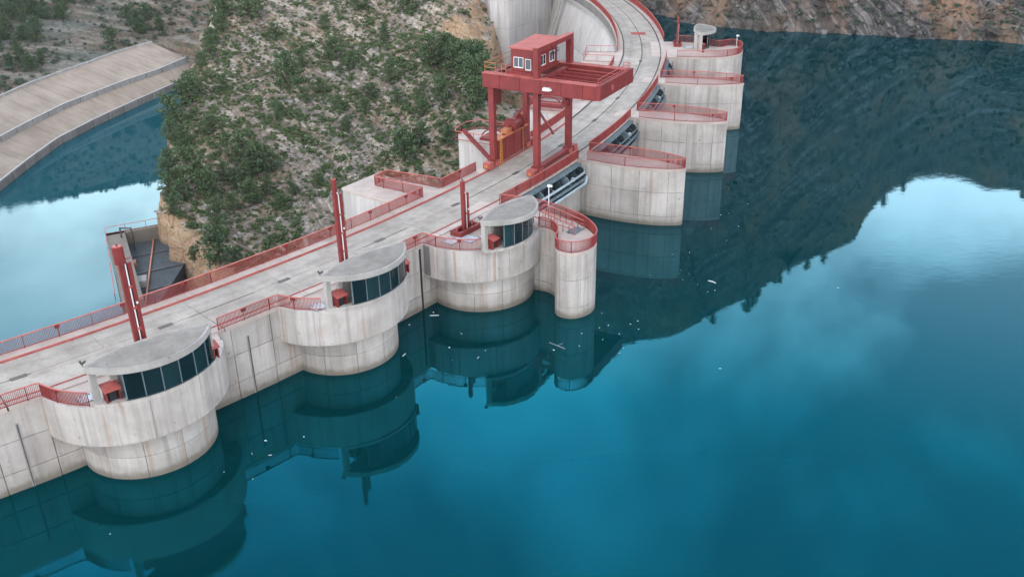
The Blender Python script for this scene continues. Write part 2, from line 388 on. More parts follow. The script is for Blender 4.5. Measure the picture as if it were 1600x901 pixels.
# ------------------------------------------------------------------ the hill below the dam
CTRL = np.array([(-44.3,113.7,-15.0),(-41.2,120.1,-16.8),(-36.4,125.8,-16.6),(-29.5,129.7,-14.3),(-22.3,132.1,-12.5),(-15.2,139.2,-9.7),(-9.4,139.7,-9.1),(-4.6,141.9,-8.3),(-47.6,123.1,-13.7),(-46.8,132.0,-13.5),(-39.4,141.6,-12.2),(-30.3,146.9,-11.1),(-20.4,150.6,-9.3),(-10.0,153.7,-6.6),(-4.8,154.9,-5.5),(-0.5,155.0,-4.5),(-53.0,142.5,-10.2),(-52.2,154.4,-6.7),(-43.7,164.3,-5.3),(-33.6,170.7,-3.7),(-22.3,172.6,-3.2),(-10.8,171.7,-3.2),(-3.9,171.0,-3.2),(-57.0,166.5,-4.5),(-58.2,183.0,-0.4),(-49.3,191.8,0),(-37.4,196.5,1.3),(-24.7,196.5,1.1),(-11.7,191.6,0.6),(-3.5,188.0,-1.8),(-59.2,205.6,4.4),(-47.0,214.9,5.9),(-33.3,215.4,5.6),(-19.2,211.1,6.1),(-6.2,203.9,3.8),(-50,100,-26),(-30,100,-28),(-10,105,-28),(5,115,-28),(15,140,-25),(10,165,-16),(8,185,-14),(-60,235,12),(-30,235,16),(0,230,10),(10,215,0),(-75,215,2),(-70,170,-10),(-68,140,-22),(-62,115,-30)])
def phi(r): return np.where(r > 0, r * r * np.log(np.maximum(r, 1e-9)), 0)
_n = len(CTRL); _K = phi(np.hypot(CTRL[:, None, 0] - CTRL[None, :, 0], CTRL[:, None, 1] - CTRL[None, :, 1])) + np.eye(_n) * 60
_P = np.c_[np.ones(_n), CTRL[:, :2]]
_w = np.linalg.solve(np.block([[_K, _P], [_P.T, np.zeros((3, 3))]]), np.r_[CTRL[:, 2], 0, 0, 0])
EDGE_Y = [95, 116.4, 122.6, 132.7, 139.7, 149.2, 156.8, 167.5, 179.2, 190.9, 207.1, 260]
EDGE_X = [-43.5, -46.8, -48.8, -51.8, -53.2, -55.0, -56.1, -57.3, -58.5, -59.7, -60.5, -72]
def hill_z(X, Y):
    X = np.asarray(X, float); Y = np.asarray(Y, float); s = X.shape; x = X.ravel(); y = Y.ravel()
    z = phi(np.hypot(x[:, None] - CTRL[None, :, 0], y[:, None] - CTRL[None, :, 1])) @ _w[:_n] + _w[_n] + _w[_n + 1] * x + _w[_n + 2] * y
    # rock ledges following the tilted beds, gullies and lumps
    n1 = fbm(x * .05, y * .05, 4, 3)
    z = z + 2.2 * n1
    k = z + .35 * x + 2.5 * fbm(x * .08, y * .08, 3, 11)
    fr = k / 2.3 - np.floor(k / 2.3)
    amp = np.clip(1.1 + 3.2 * fbm(x * .045, y * .045, 3, 21), .1, 2.)
    z = z + amp * (np.clip((fr - .25) * 2.2, 0, 1) - fr)
    k2 = z * 1.0 + .3 * x + 1.2 * fbm(x * .2, y * .2, 2, 31); f2 = k2 / .8 - np.floor(k2 / .8)
    z = z + .28 * (np.clip((f2 - .3) * 2.5, 0, 1) - f2)
    z = z + .9 * fbm(x * .35, y * .35, 4, 5) + .35 * fbm(x * 1.3, y * 1.3, 3, 8)
    # rock step beside the dam abutment
    st = (y - (187 - .5 * (x + 4) + 5 * fbm(x * .15, y * .02, 3, 51))) / 2.2
    z = z + 3.0 * np.clip(st, 0, 1) * np.clip((x + 22) / 8, 0, 1) * np.clip((-5 - x) / 3, 0, 1) * (1 + .5 * fbm(x * .3, y * .3, 3, 52))
    e = np.interp(y, EDGE_Y, EDGE_X) + 3.2 * fbm(x * 0 + 3, y * .12, 4, 17) + 1.2 * fbm(z * .3, y * .3, 3, 19)
    d = e - x
    drop = np.clip(d / 5.5, 0, 1); drop = drop ** .75
    z = z * (1 - drop) + (-44 + 2 * n1) * drop
    z = z - 13 * np.clip((x + 3.0 + 1.5 * fbm(x * .2, y * .2, 3, 58)) / 4, 0, 1) * np.clip((y - 160) / 14, 0, 1)      # gully below the abutment
    # south side of the spur: a sheer ochre face down to the pit
    d2 = ((y - 134) * 15 + (x + 53) * 17) / 22.7 + 3.6 * fbm(x * .22, y * .22, 4, 56)
    z = z - 15 * np.clip(-d2 / 4.5, 0, 1) ** .8 * np.clip((-36 - x) / 3, 0, 1) * (z > -38)
    return z.reshape(s)
xs = np.arange(-76, 24, .5); ys = np.arange(98, 244, .5)
HX, HY = np.meshgrid(xs, ys); HZ = hill_z(HX, HY)
hill = grid_mesh('hillside', HX, HY, HZ, HILL)
def hz(x, y):
    i = (y - 98) / .5; j = (x + 76) / .5
    i0 = int(np.clip(math.floor(i), 0, HZ.shape[0] - 2)); j0 = int(np.clip(math.floor(j), 0, HZ.shape[1] - 2)); a = i - i0; b = j - j0
    return float(HZ[i0, j0] * (1 - a) * (1 - b) + HZ[i0, j0 + 1] * (1 - a) * b + HZ[i0 + 1, j0] * a * (1 - b) + HZ[i0 + 1, j0 + 1] * a * b)
# where the ochre rock bed crops out: the spur above the pit and the face beside the abutment
gz, gx = np.gradient(HZ, .5); steep = np.clip((np.hypot(gz, gx) - .55) * 1.6, 0, 1)
d_sp = ((HY - 134) * 15 + (HX + 53) * 17) / 22.7
oc = np.clip(1.2 - (d_sp - 1.5) * .7, 0, 1) * np.clip((-31 - HX) / 5, 0, 1)
oc = np.maximum(oc, steep * np.clip((HX + 15) / 5, 0, 1) * np.clip((HY - 176) / 6, 0, 1))
at_ = hill.data.attributes.new('ochre', 'FLOAT', 'POINT'); at_.data.foreach_set('value', oc.ravel().astype(np.float32))

# ------------------------------------------------------------------ water
def sector(name, t0, t1, r0, r1, z, mat, nt_=120, nr=24):
    T, Rr = np.meshgrid(np.radians(np.linspace(t1, t0, nt_)), np.linspace(r0, r1, nr))
    return grid_mesh(name, DCX + Rr * np.cos(T), DCY + Rr * np.sin(T), np.full_like(T, z), mat)
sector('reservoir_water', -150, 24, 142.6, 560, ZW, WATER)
X, Y = np.meshgrid(np.linspace(-420, -20, 30), np.linspace(20, 480, 30))
grid_mesh('river_water', X, Y, np.full_like(X, ZR), RIVER)

# ------------------------------------------------------------------ concrete river bank, built up of slabs
bk = dict(water=[(-117,150),(-119.5,185),(-120.6,215.4),(-120.5,230.6),(-120.2,247.3),(-117.5,267.3),(-112.7,285.2),(-107.0,308.5),(-105.2,326.7)],
          curb=[(-118,150),(-120.5,185),(-121.6,217.9),(-122.1,235.8),(-121.8,252.3),(-118.4,270.1),(-113.6,288.7),(-107.8,308.8),(-105.6,326)],
          midb=[(-124,150),(-127.6,190),(-129.9,238.2),(-128.2,253.1),(-125.9,268.4),(-121.8,281.7),(-117.2,295.5),(-111.6,308.8),(-107.7,324.2)],
          top=[(-134,150),(-136,200),(-138.0,259.0),(-135.8,273.8),(-132.1,287.0),(-128.6,298),(-126.5,307),(-123.0,316.2),(-118.5,325.4)])
BZ = dict(water=-40.6, curb=-38.2, midb=-34.6, midt=-33.4, top=-28.5)
def bank_pt(k, s):
    L = plen(bk[k]); return np.array([np.interp(s * L[-1], L, [p[0] for p in bk[k]]), np.interp(s * L[-1], L, [p[1] for p in bk[k]])])
bank = thing('river_bank', (-122, 260, -40), 'long stepped concrete river bank sloping to the water at far left', 'embankment')
def bank_strip(name, ka, za, kb, zb, s0, s1, thick, mat, parent, lift=0.):
    n = 60 if s1 - s0 > .5 else 3; v = []
    for s in np.linspace(s0, s1, n):
        a = bank_pt(ka, s); b = bank_pt(kb, s); d = (b - a); d = d / (np.linalg.norm(d) or 1)
        v += [(*a, za + lift), (*b, zb + lift), (*(b + d * 0), zb + lift - thick), (*a, za + lift - thick)]
    f = []
    for i in range(n - 1):
        for k in range(4): f.append((i * 4 + k, i * 4 + (k + 1) % 4, (i + 1) * 4 + (k + 1) % 4, (i + 1) * 4 + k))
    f += [(0, 1, 2, 3), ((n - 1) * 4 + 3, (n - 1) * 4 + 2, (n - 1) * 4 + 1, (n - 1) * 4)]
    m = MB(); m.add(v, f); return m.build(name, mat, parent)
bank_strip('sub_base', 'curb', -38.2, 'top', -28.5, 0, 1, 6, C_BANK2, bank, lift=-2.2)
NB = 62
for i in range(NB):
    g = .0003
    for (ka, za, kb, zb) in (('curb', -38.2, 'midb', -34.6), ('midb', -33.4, 'top', -28.5)):
        bank_strip('slope_slab', ka, za, kb, zb, i / NB + g, (i + 1) / NB - g, .35, C_BANK, bank, lift=random.uniform(-.04, .04))
for i in range(24):
    m = MB(); pts = [tuple(bank_pt('midb', s)) for s in np.linspace(i / 24 + .001, (i + 1) / 24 - .001, 4)]
    m.ribbon(pts, -.3, .25, -35.2, -33.25); m.build('step_wall', C_BANK2, bank)
    m = MB(); pts = [tuple(bank_pt('curb', s)) for s in np.linspace(i / 24 + .001, (i + 1) / 24 - .001, 4)]
    m.ribbon(pts, -.45, .3, -42, -38.05); m.build('toe_wall', C_KERB, bank)
    m = MB(); pts = [tuple(bank_pt('top', s)) for s in np.linspace(i / 24 + .001, (i + 1) / 24 - .001, 4)]
    m.ribbon(pts, -.3, .5, -29.6, -28.0); m.build('crest_kerb', C_LIP, bank)
for k, z in (('midb', -33.2), ('curb', -38.0)):
    m = MB(); pts = [tuple(bank_pt(k, s)) for s in np.linspace(0, 1, 60)]
    m.ribbon(pts, -.12, .12, z, z + .1); m.build('white_edge_strip', WHITE, bank)
# jetty of stones in the river's left corner
# ------------------------------------------------------------------ ground behind the bank
topx = [p[0] for p in bk['top']]; topy = [p[1] for p in bk['top']]
def far_z(x, y):
    e = np.interp(y, topy + [345, 380, 480], topx + [-112, -75, 40]); d = e - x
    d = np.where(y > 326, np.maximum(d, 0) + np.clip((y - 326) * .55, 0, 200), d)
    z = -29.3 + .16 * np.clip(d, 0, 12) + .26 * np.clip(d - 8, 0, 120) + .2 * np.clip(d - 60, 0, 200)
    z = z + np.clip(d, 0, 30) / 30 * (7 * fbm(x * .025, y * .025, 4, 61) + 2.4 * fbm(x * .12, y * .12, 4, 65)) + np.clip(d, 0, 6) / 6 * .7 * fbm(x * .6, y * .6, 3, 68)
    ins = np.clip(-d / 3., 0, 1)
    z = np.where((d < 0), -29.3 - 16 * ins, z)
    return z
X, Y = np.meshgrid(np.arange(-400, 60, 1.6), np.arange(140, 470, 1.6)); FZ = far_z(X, Y)
farh = grid_mesh('far_hillside', X, Y, FZ, FARHILL)

# ------------------------------------------------------------------ mountain across the reservoir
wlp = smooth_line([(-90, 330), (-40, 280), (2, 246), (21.1, 221.5), (28.3, 211), (34.4, 206.1), (37.6, 197.8), (42.6, 193.6), (49.3, 189.9), (62.1, 187.1), (73.2, 183.8), (83.5, 179.6), (93.1, 175), (120, 160), (160, 132), (215, 80), (270, 0), (300, -120)], 2)
LW = plen(wlp); SN = int(LW[-1] / 1.0)
sp = np.array(resample(wlp, 0, LW[-1], LW[-1] / SN)); tx = np.gradient(sp, axis=0); tx /= np.linalg.norm(tx, axis=1)[:, None]
nrm = np.c_[-tx[:, 1], tx[:, 0]]     # inland
cpos = sp + nrm * 35; az = np.degrees(np.arctan2(cpos[:, 0], cpos[:, 1]))
elev = np.interp(az, [-30, -20, -8, 0, 4, 7.5, 10.7, 13.1, 15.4, 17.2, 19.6, 21.2, 21.6, 22.5, 24, 25, 28, 30, 40, 70], [8, 12, 20, 26, 28.6, 29.6, 28.8, 27.7, 26.4, 24.7, 23.2, 22.3, 21.0, 19.6, 18.7, 18.5, 18.6, 18.6, 20, 24])
crest = np.clip(-39 + np.hypot(cpos[:, 0], cpos[:, 1]) * np.tan(np.radians(elev)), 22, 130)
tt = np.r_[np.linspace(-.06, .16, 40), np.linspace(.18, 1.0, 60), np.linspace(1.08, 2.2, 12)]
S = np.arange(len(sp)); Tm, Sm = np.meshgrid(tt, S)
setb = np.where(Tm < 1, 35 * np.sign(Tm) * np.abs(Tm) ** 1.15, 35 + (Tm - 1) * 30)
zz = np.where(Tm < 1, Tm * crest[:, None], crest[:, None] * (1 - (Tm - 1) * .6))
sl = Sm * 1.0
but = 7.0 * fbm(sl * .05, zz * .02 + 7, 4, 81) * np.clip(np.abs(Tm) * 8 + .5, 0, 1) + 4.5 * (.25 - np.abs(fbm(sl * .075 + 9, zz * .012, 3, 83))) + 3.2 * np.abs(fbm(sl * .14 + zz * .05, zz * .05, 4, 85)) + 2.0 * fbm(sl * .4, zz * .3, 4, 88)
zz = zz + np.where(Tm > .5, 3.5 * fbm(sl * .09, Tm * 3, 4, 91) * np.clip((Tm - .5) * 3, 0, 1), 0)
bx = sp[:, 0][:, None] + nrm[:, 0][:, None] * (setb - but); by = sp[:, 1][:, None] + nrm[:, 1][:, None] * (setb - but)
rock = grid_mesh('mountain_cliff', bx, by, zz, CLIFF, smooth=False)
# ------------------------------------------------------------------ the dam
dam = thing('arch_dam', P(-40, 0, -40), 'curved pale concrete arch dam with a roadway along its crest', 'dam')
def sweep(mb, t0, t1, prof, step=.6):
    """closed profile of (offset, height) swept along the arch"""
    n = max(2, int((t1 - t0) / step) + 1); ts = np.linspace(t0, t1, n); k = len(prof)
    v = [P(t, o, z) for t in ts for o, z in prof]; f = []
    for i in range(n - 1):
        for j in range(k): f.append((i * k + j, i * k + (j + 1) % k, (i + 1) * k + (j + 1) % k, (i + 1) * k + j))
    f += [tuple(range(k)), tuple(range((n - 1) * k, n * k))[::-1]]
    return mb.add(v, f)
sweep(MB(), -66, -34.6, [(3.42, -9), (3.42, 6.2), (-3.8, 6.2), (-3.8, 4.8), (-3.2, 4.2), (-12, -44), (3.4, -44)]).build('core', C_CORE, dam)
sweep(MB(), -34.6, -9.4, [(3.42, -9), (3.42, 6.2), (-3.8, 6.2), (-3.8, 4.9), (-4.6, 3.4), (-9, .5), (-16, -5), (-26, -16), (-36, -32), (-36, -44), (3.4, -44)]).build('spillway_chute', C_FACE, dam)
# far arm: downstream face shown as tall blocks between contraction joints
sweep(MB(), -9.4, 24, [(3.42, -9), (3.42, 6.2), (-3.8, 6.2), (-3.8, 4.9), (-3.3, 4.2), (-17, -44), (3.4, -44)]).build('far_core', C_CORE, dam)
tb = list(np.arange(-9.4, 24, 3.4))
for a, b in zip(tb, tb[1:]):
    for z0, z1 in ((-12, -3.2), (-3.2, 4.1), (-30, -12)):
        g = .03
        def fo(z): return -3.36 - (4.2 - z) * (17 - 3.3) / 48.2
        sweep(MB(), a + .012, b - .012, [(fo(z1 - g) + .1, z1 - g), (fo(z1 - g) - .07, z1 - g), (fo(z0 + g) - .07, z0 + g), (fo(z0 + g) + .1, z0 + g)]).build('face_block', C_FACE, dam)
sweep(MB(), -9.35, 24, [(-3.2, 4.25), (-4.0, 4.25), (-4.0, 4.75), (-3.2, 4.75)]).build('cornice', C_LIP, dam)
# upstream wall: cast panels with open joints
def wall_panels(t0, t1, lifts=((-2.2, 1.75), (1.75, 4.0), (4.0, 6.22)), w=1.32, parent=dam):
    n = max(1, round((t1 - t0) / w)); e = np.linspace(t0, t1, n + 1)
    for a, b in zip(e, e[1:]):
        for z0, z1 in lifts:
            j = random.uniform(-.012, .012)
            MB().ribbon(arc(a + .010, b - .010, 3.42 + j, .3), -.10, .08, z0 + .022, z1 - .022).build('wall_panel', C_WALL, parent)
wall_panels(-62, -34.7); wall_panels(-5.6, 22, w=2.2)
# deck: slabs, footways, crane rails, drain
e = np.arange(-64, 23.1, 2.9)
for a, b in zip(e, e[1:]):
    for o0, o1, mt, nm, zt in ((-2.70, -.07, C_DECK, 'deck_slab', ZD - .05), (.07, 2.68, C_DECK, 'deck_slab', ZD - .05)):
        MB().ribbon(arc(a + .008, b - .008, 0, .5), -o1, -o0, 6.2, zt + random.uniform(-.004, .004)).build(nm, mt, dam)
    MB().ribbon(arc(a + .010, b - .010, 0, .5), 2.86, 3.86, 6.2, ZD + .03).build('footway_slab', C_WALK, dam)
    MB().ribbon(arc(a + .010, b - .010, 0, .5), -3.55, -2.84, 6.2, ZD + .01).build('footway_slab', C_WALK, dam)
MB().ribbon(arc(-64, 23, 0), -.07, .07, 6.2, ZD - .11).build('drain_channel', RAIL, dam)
for t in np.arange(-60.2, -10, 4.1):
    MB().ribbon(arc(t, t + .42, 0, .2), -.2, .2, ZD - .045, ZD - .02).build('drain_cover', RAIL, dam)
MB().ribbon(arc(-64, -24, 0), 2.70, 2.86, 6.2, ZD + .08).build('crane_rail', RED_FADE, dam)
MB().ribbon(arc(-24, 23, 0), 2.73, 2.82, 6.2, ZD + .05).build('crane_rail', RAIL, dam)
MB().ribbon(arc(-64, -33.6, 0), -2.82, -2.70, 6.2, ZD + .06).build('crane_rail', RED_FADE, dam)
MB().ribbon(arc(-33.6, 23, 0), -2.80, -2.72, 6.2, ZD + .05).build('crane_rail', RAIL, dam)
tag(MB().ribbon(arc(-3.5, -2.7, 0, .2), -1.15, 1.25, ZD - .042, ZD - .036).build('painted_mark', RED_FADE, dam), 'faded red painted bar across the roadway')
# steel guide slots on the upstream wall
for t in (-52.3, -45.9):
    m = MB(); m.ribbon(arc(t - .035, t + .035, 3.5, .05), -.04, .02, .2, 5.2); m.build('guide_channel', C_BANK2, dam)
    MB().tube([P(t, 3.66, .4), P(t, 3.66, 5.2)], .035, 6).build('gauge_pipe', RAIL, dam)
m = MB(); m.ribbon(arc(-39.05, -38.97, 3.5, .05), -.06, .02, .0, 6.1); m.build('guide_channel', BLACK, dam)

# ------------------------------------------------------------------ railings
LAMP_STEP = 2
def railing(path, label, group='red steel railings', h=1.02, zb=ZD + .03, post=2.4, closed=False, lampbox=True, bars=True, z_of=None):
    L = plen(path); tot = L[-1]; pts = resample(path, 0, tot, .35)
    r = thing('railing', (*path[0], zb), label, 'railing', group)
    MB().ribbon(pts, -.045, .045, zb + h - .06, zb + h).build('top_rail', RED_TOP, r)
    MB().ribbon(pts, -.03, .03, zb + .05, zb + .10).build('bottom_rail', RED_RAIL, r)
    n = max(1, round(tot / post))
    for i in range(n + 1):
        q = resample(pts, min(tot * i / n, tot - .06), min(tot * i / n + .06, tot), .06)
        MB().ribbon(q[:2] if len(q) > 2 else q, -.035, .035, zb - .03, zb + h - .06).build('post', RED, r)
        if lampbox and i % 2 == 1 and 0 < i < n:
            q2 = resample(pts, tot * i / n - .16, tot * i / n + .16, .4)
            MB().ribbon(q2, -.09, .09, zb + h - .30, zb + h - .07).build('lamp_box', RED, r)
    if bars:
        L2 = plen(pts); nb = int(tot / .105); ss = (np.arange(nb) + .5) / nb * tot
        px = np.interp(ss, L2, [p[0] for p in pts]); py = np.interp(ss, L2, [p[1] for p in pts])
        qx = np.interp(np.minimum(ss + .05, tot), L2, [p[0] for p in pts]); qy = np.interp(np.minimum(ss + .05, tot), L2, [p[1] for p in pts])
        m = MB()
        for x, y, x2, y2 in zip(px, py, qx, qy):
            l = math.hypot(x2 - x, y2 - y) or 1; ux, uy = (x2 - x) / l, (y2 - y) / l; w, d = .013, .024
            c = [(x + ux * a - uy * b, y + uy * a + ux * b) for a, b in ((-w, -d), (w, -d), (w, d), (-w, d))]
            m.prism(c, zb + .10, zb + h - .06)
        tag(m.build('bars', RED_RAIL, r), kind='stuff')
    return r
def poly(*tp): return [P2(t, o) for t, o in tp]
FAR = -3.72
railing(arc(-63, -35.5, FAR), 'long red railing on the river side of the road, left of the square bay')
railing(poly((-35.5, FAR), (-35.6, -9.8), (-34.7, -9.95), (-34.3, FAR)), 'red railing round the square bay projecting over the river side', lampbox=False)
railing(arc(-34.3, -31.95, FAR), 'short red railing between the square bay and the gantry crane')
railing(arc(-27.2, -22.9, FAR), 'red railing on the river side of the road, seen between the crane legs')
railing(arc(-20.0, -11.4, FAR), 'red railing on the river side of the road, just beyond the crane')
railing(arc(-8.5, 22, FAR), 'red railing on the inner side of the far curve of the road')
NE = 3.52
# upstream side runs join the balcony curves of the round piers
RINGS = [(-49.2, 2.4, 6.28), (-42.45, 2.15, 6.1), (-36.5, 4.25, 6.05)]
def ring_pt(k, ang, r=None):
    t, o, rr = RINGS[k]; fr = Frame(t, o); rr = r or rr; a = math.radians(ang)
    return fr.p2(-rr * math.cos(a), rr * math.sin(a))      # angle 0 is towards the left abutment, 90 is towards the reservoir
def ring_arc(k, a0, a1, r=None, n=24): return [ring_pt(k, a, r) for a in np.linspace(a0, a1, n)]
ends = []
for k, (t0, a1) in enumerate(((-63, 47), (-46.75, 46), (-40.05, 48))):
    t, o, rr = RINGS[k]; y0 = NE - o; a0 = math.degrees(math.asin(max(-1, min(1, y0 / rr)))); dt = math.degrees(rr * math.cos(math.radians(a0)) / (R_(t) + NE))
    run = arc(t0, t - dt, NE) + ring_arc(k, a0, a1, rr - .1)[1:]
    railing(run, ('red railing from the lower left edge curving onto the nearest round pier', 'red railing between the nearest and second round piers', 'red railing curving onto the third round pier from the left')[k])
# S-shaped pier and gate-side runs
S_FAR = [(-34.55, 3.52), (-34.25, 6.0), (-34.24, 8.9), (-34.62, 12.7), (-35.16, 14.75), (-35.63, 15.75), (-36.2, 15.9), (-36.7, 15.2), (-36.8, 13.9), (-36.6, 13.1), (-36.17, 12.75), (-35.8, 12.05), (-35.5, 10.9), (-35.55, 9.6)]
s_line = smooth_line(poly(*S_FAR), 2)
railing(s_line, 'red railing winding round the narrow S-shaped pier', lampbox=False)
PIERS = [-28.0, -21.45, -14.95]
gate_runs = [(-34.5, -28.55), (-27.45, -22.05), (-20.9, -15.5), (-14.4, -9.7)]
for (a, b), lb in zip(gate_runs, ('right of the crane, above the nearest spillway gate', 'above the second spillway gate from the crane', 'above the third spillway gate from the crane', 'above the farthest spillway gate')):
    railing(arc(a, b, 3.62), 'red railing ' + lb)
railing(arc(-5.5, 22, NE), 'red railing on the outer side of the far curve of the road')

# ------------------------------------------------------------------ pier bodies made of cast panels
def closed(pts): return pts + [pts[0]]
def inset(pts, d):
    """pull a closed outline inwards whichever way it runs"""
    q = closed(pts); a = sum(x0 * y1 - x1 * y0 for (x0, y0), (x1, y1) in zip(q, q[1:]))
    return offset(q, d if a > 0 else -d)[:-1]
def clad(parent, pts, lifts, w, mat, core=C_CORE, z_core=(-6, 6.2), names='panel', joint=.018, skip=None):
    MB().prism(inset(pts, .09), *z_core).build('core', core, parent)
    q = closed(pts); a = sum(x0 * y1 - x1 * y0 for (x0, y0), (x1, y1) in zip(q, q[1:])); sg = 1 if a > 0 else -1
    L = plen(q)[-1]; n = max(3, round(L / w))
    for z0, z1 in lifts:
        for i in range(n):
            s = resample(q, L * i / n + joint, L * (i + 1) / n - joint, .45)
            if skip and skip(s[len(s) // 2]): continue
            j = random.uniform(-.008, .008)
            m = MB().ribbon(s, 0 + j, sg * .2, z0 + .018, z1 - .018); m.build(names, mat, parent)
def dtheta(p): return math.degrees(math.atan2(p[1] - DCY, p[0] - DCX)), math.hypot(p[0] - DCX, p[1] - DCY)
inside_dam = lambda p: dtheta(p)[1] - R_(dtheta(p)[0]) < 3.2
LIFT3 = ((-2.2, 1.3), (1.3, 3.9), (3.9, 6.2))

KLAB = ['nearest round intake pier at lower left, wide balcony ring on a narrower drum', 'second round intake pier from the left, with balcony ring and drum', 'third round intake pier from the left, beside the S-shaped pier']
for k, (t, o, rr) in enumerate(RINGS):
    fr = Frame(t, o); pier = thing('intake_pier', (*fr.o, -6), KLAB[k], 'pier', 'round intake piers')
    full = [ring_pt(k, a) for a in np.linspace(0, 360, 73)[:-1]]
    rd = (4.5, 4.45, 4.8)[k]; dy = (1.3, .95, .75)[k]
    drum = [fr.p2(-rd * math.cos(a), dy + rd * math.sin(a)) for a in np.linspace(0, 2 * math.pi, 61)[:-1]]
    clad(pier, drum, ((-2.2, 2.0), (2.0, 3.6)), 2.6, C_PIER, z_core=(-6, 3.65), names='drum_panel', skip=inside_dam)
    clad(pier, full, ((3.55, 6.42),), 4.4, C_RING, z_core=(3.57, 6.3), names='balcony_panel', skip=inside_dam, joint=.008)
    MB().prism(inset(full, .15), 6.3, 6.40).build('balcony_floor', C_WALK, pier)
    MB().prism(inset(full, .02), 3.49, 3.55).build('balcony_soffit', C_RING, pier)

# piers 4-6: pointed leaf-shaped piers between the spillway gates
def lens_outline(tc):
    near = [(-.53, 1.5), (-.56, 4.5), (-.64, 7.5), (-.56, 10.2), (-.38, 12.4), (-.12, 14.0), (.10, 14.8)]
    far = [(.26, 14.75), (.42, 13.8), (.58, 12.0), (.72, 9.4), (.68, 6.0), (.50, 3.6), (.45, 1.5)]
    return smooth_line([P2(tc + a, o) for a, o in near + far], 2)
PL = ['leaf-shaped concrete pier nearest to the camera among the pointed spillway piers', 'middle one of the three leaf-shaped spillway piers', 'farthest of the three leaf-shaped spillway piers']
for k, tc in enumerate(PIERS):
    out = lens_outline(tc); pier = thing('spillway_pier', (*P2(tc, 8), -6), PL[k], 'pier', 'leaf-shaped spillway piers')
    clad(pier, out, LIFT3, 2.9, C_PIER, names='pier_panel', skip=inside_dam)
    MB().prism(inset(out, -.02), 6.2, 6.44).build('cap_slab', C_WALK, pier)
    r_in = inset(out, .1)
    keep = [p for p in r_in if dtheta(p)[1] - R_(dtheta(p)[0]) > 4.9]
    railing([P2(tc + .52, 3.75)] + keep[::-1] + [P2(tc - .52, 4.6)], ('red railing round the top of the nearest leaf-shaped pier', 'red railing round the top of the middle leaf-shaped pier', 'red railing round the top of the farthest leaf-shaped pier')[k], zb=6.46, post=4.2)
# S-shaped pier
s_out = s_line + poly((-35.7, 8.4), (-35.75, 7), (-35.75, 1.5), (-34.6, 1.5))
sp_ = thing('nose_pier', (*P2(-35.4, 12), -6), 'narrow S-shaped concrete pier ending in a round drum, right of the round piers', 'pier')
clad(sp_, s_out, LIFT3, 2.6, C_PIER, names='pier_panel', skip=inside_dam)
MB().prism(inset(s_out, -.02), 6.2, 6.45).build('cap_slab', C_WALK, sp_)
# far pier with its own kiosk
f_pts = [(-9.55, 1.5), (-9.6, 4.6), (-9.65, 8.4), (-9.5, 11.4), (-8.9, 13.9), (-8.2, 14.9), (-7.3, 15.1), (-6.7, 14.7), (-6.4, 13.4), (-7.0, 11.8), (-6.6, 10.4), (-5.8, 8.6), (-5.6, 6), (-5.55, 1.5)]
f_out = smooth_line(poly(*f_pts), 2)
fp = thing('far_intake_pier', (*P2(-7.5, 9), -6), 'broad far concrete pier carrying the distant kiosk and red column', 'pier')
clad(fp, f_out, LIFT3, 3.2, C_PIER, names='pier_panel', skip=inside_dam)
MB().prism(inset(f_out, -.02), 6.2, 6.45).build('cap_slab', C_WALK, fp)
keep = [p for p in inset(f_out, .1) if dtheta(p)[1] - R_(dtheta(p)[0]) > 4.6]
railing(keep, 'red railing round the broad far pier', zb=6.46, post=3.5)

